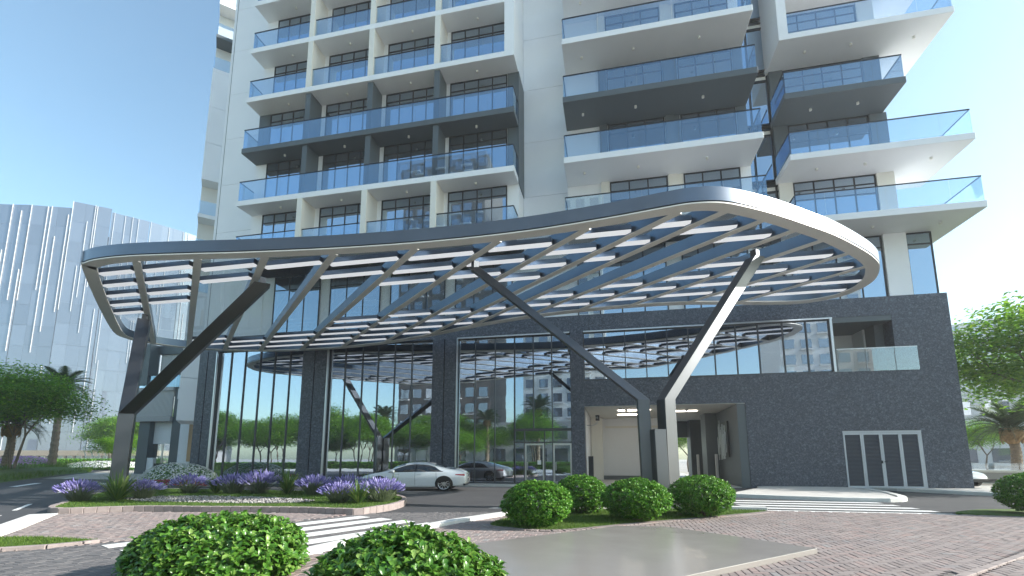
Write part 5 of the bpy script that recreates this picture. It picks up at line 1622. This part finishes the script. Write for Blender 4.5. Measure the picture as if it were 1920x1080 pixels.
        def head(u, v): return (4.42 * S + .42 * S * u, sm(4.42 * S + .42 * S * u, 2) - .10 + .07 * v * (1 - .4 * u))
        patch('headlight', 'lamp_clear' if not sport else 'black_metal', head, side, 8, 3, .008)
        for xw in wx:
            R0 = wheel_r + .055
            def arch(u, v):
                a = u * 2 * math.pi; return xw + math.cos(a) * R0 * v, max(.2, wheel_r + math.sin(a) * R0 * v)
            patch('wheel_arch', 'gap_black', arch, side, 32, 4, .008)
            yy = side * (half(xw, wheel_r) + .008); y0 = yy - side * .2; y1 = yy + side * .022
            wh = empty('wheel', (0, 0, 0)); wh.parent = t
            tm = MB(); n = 32
            prof = [(wheel_r * .70, y1 - side * .01), (wheel_r * .78, y1), (wheel_r * .95, y1), (wheel_r, y1 - side * .03), (wheel_r, y0)]
            for (r_, yq) in prof:
                for j in range(n):
                    a = 2 * math.pi * j / n; tm.v.append((xw + math.cos(a) * r_, yq, wheel_r + math.sin(a) * r_))
            for i in range(len(prof) - 1):
                for j in range(n):
                    q = (j + 1) % n; tm.f.append((i * n + j, i * n + q, (i + 1) * n + q, (i + 1) * n + j))
            tm.build('tyre', 'tyre', wh, smooth=True)
            MB().tube([(xw, y1 - side * .05, wheel_r), (xw, y1 - side * .045, wheel_r)], wheel_r * .72, 28).build('brake_disc', 'black_metal', wh)
            rm = MB()
            for j in range(spoke):
                a = 2 * math.pi * j / spoke; c_, s_ = math.cos(a), math.sin(a)
                rm.obox((xw + c_ * wheel_r * .38, y1 - side * .012, wheel_r + s_ * wheel_r * .38), (c_ * wheel_r * .34, 0, s_ * wheel_r * .34), (0, .012, 0), (-s_ * .02, 0, c_ * .02))
            rm.tube([(xw, y1 - side * .03, wheel_r), (xw, y1 + side * .002, wheel_r)], .06, 16)
            for j in range(28):
                a = 2 * math.pi * j / 28; b = 2 * math.pi * (j + 1) / 28
                rm.quad((xw + math.cos(a) * wheel_r * .69, y1 - side * .005, wheel_r + math.sin(a) * wheel_r * .69), (xw + math.cos(b) * wheel_r * .69, y1 - side * .005, wheel_r + math.sin(b) * wheel_r * .69), (xw + math.cos(b) * wheel_r * .76, y1 + side * .002, wheel_r + math.sin(b) * wheel_r * .76), (xw + math.cos(a) * wheel_r * .76, y1 + side * .002, wheel_r + math.sin(a) * wheel_r * .76))
            rm.build('rim', 'rim_metal', wh)
        mm = MB().obox((3.32 * S, side * (Wc / 2 + .06), .98), (.10, 0, .01), (0, .09, 0), (0, 0, .065)).build('door_mirror', 'car_white', t, bevel=.04, seg=3)
    # glass over the cabin: windscreen and rear window follow the roofline
    def topstrip(name, x0, x1, wfac, mat):
        m2 = MB(); nu, nv = 16, 10
        for i in range(nu + 1):
            x = x0 + (x1 - x0) * i / nu; zt, ze = sm(x, 3), sm(x, 2)
            for j in range(nv + 1):
                f_ = (j / nv * 2 - 1); zz = zt - (zt - ze) * .26 * abs(f_) ** 2.4
                yy = half(x, zz - .002) if abs(f_) > .98 else Wc / 2 * sm(x, 4) * wfac * f_
                hh = zt - .0
                # find surface height at this width
                lo, hi = ze, zt
                for _ in range(18):
                    md = (lo + hi) / 2
                    if half(x, md) > abs(yy): lo = md
                    else: hi = md
                m2.v.append((x, yy, lo + .007))
        for i in range(nu):
            for j in range(nv):
                a = i * (nv + 1) + j; m2.f.append((a, a + nv + 1, a + nv + 2, a + 1))
        return m2.build(name, mat, t, smooth=True)
    topstrip('windscreen', 2.82 * S if not sport else 2.45 * S, 3.68 * S if not sport else 3.25 * S, .62, 'car_glass')
    topstrip('rear_window', .5 * S, 1.45 * S, .58, 'car_glass')
    MB().box(-.012, .03, -.30, .30, .60, .72).build('number_plate', 'line_paint', t)
    MB().box(-.02, .05, -.62, .62, .70, .715).build('trim_strip', 'silver', t)
    MB().box(.02, .12, -.8, .8, .26, .36).build('rear_diffuser', 'black_metal', t)
    if sport:
        MB().obox((4.90, 0, .36), (.06, 0, 0), (0, .66, 0), (0, 0, .085)).build('grille', 'gap_black', t, bevel=.02)
    return t
car = make_car('sedan_car')
car.location = (-7.45, 24.0, 0.0); car.rotation_euler = (0, 0, R(180 + 10))
car.scale = (1.11, 1.06, 1.0)
tag(car, 'white fastback sedan parked in the drop-off before the lobby', 'car')
car2 = make_car('coupe_car', 4.4, 1.9, 1.28, .33, 10, True)
car2.location = (18.05, 34.4, .11); car2.rotation_euler = (0, 0, R(-80))
tag(car2, 'nose of a white sports coupe peeking out behind the granite corner', 'car')

# ================================================================== AIR
hz = MB().box(-320, 320, -180, 330, -1.2, 92).build('haze', None)
m = bpy.data.materials.new('haze_air'); m.use_nodes = True; M['haze_air'] = m
nt = m.node_tree
for n in list(nt.nodes): nt.nodes.remove(n)
out = nt.nodes.new("ShaderNodeOutputMaterial"); pvv = nt.nodes.new("ShaderNodeVolumePrincipled")
pvv.inputs['Color'].default_value = (0.93, 0.95, 0.98, 1); pvv.inputs['Density'].default_value = 0.0008
pvv.inputs['Anisotropy'].default_value = 0.2
nt.links.new(pvv.outputs[0], out.inputs['Volume'])
hz.data.materials.append(m)
hz['kind'] = 'stuff'
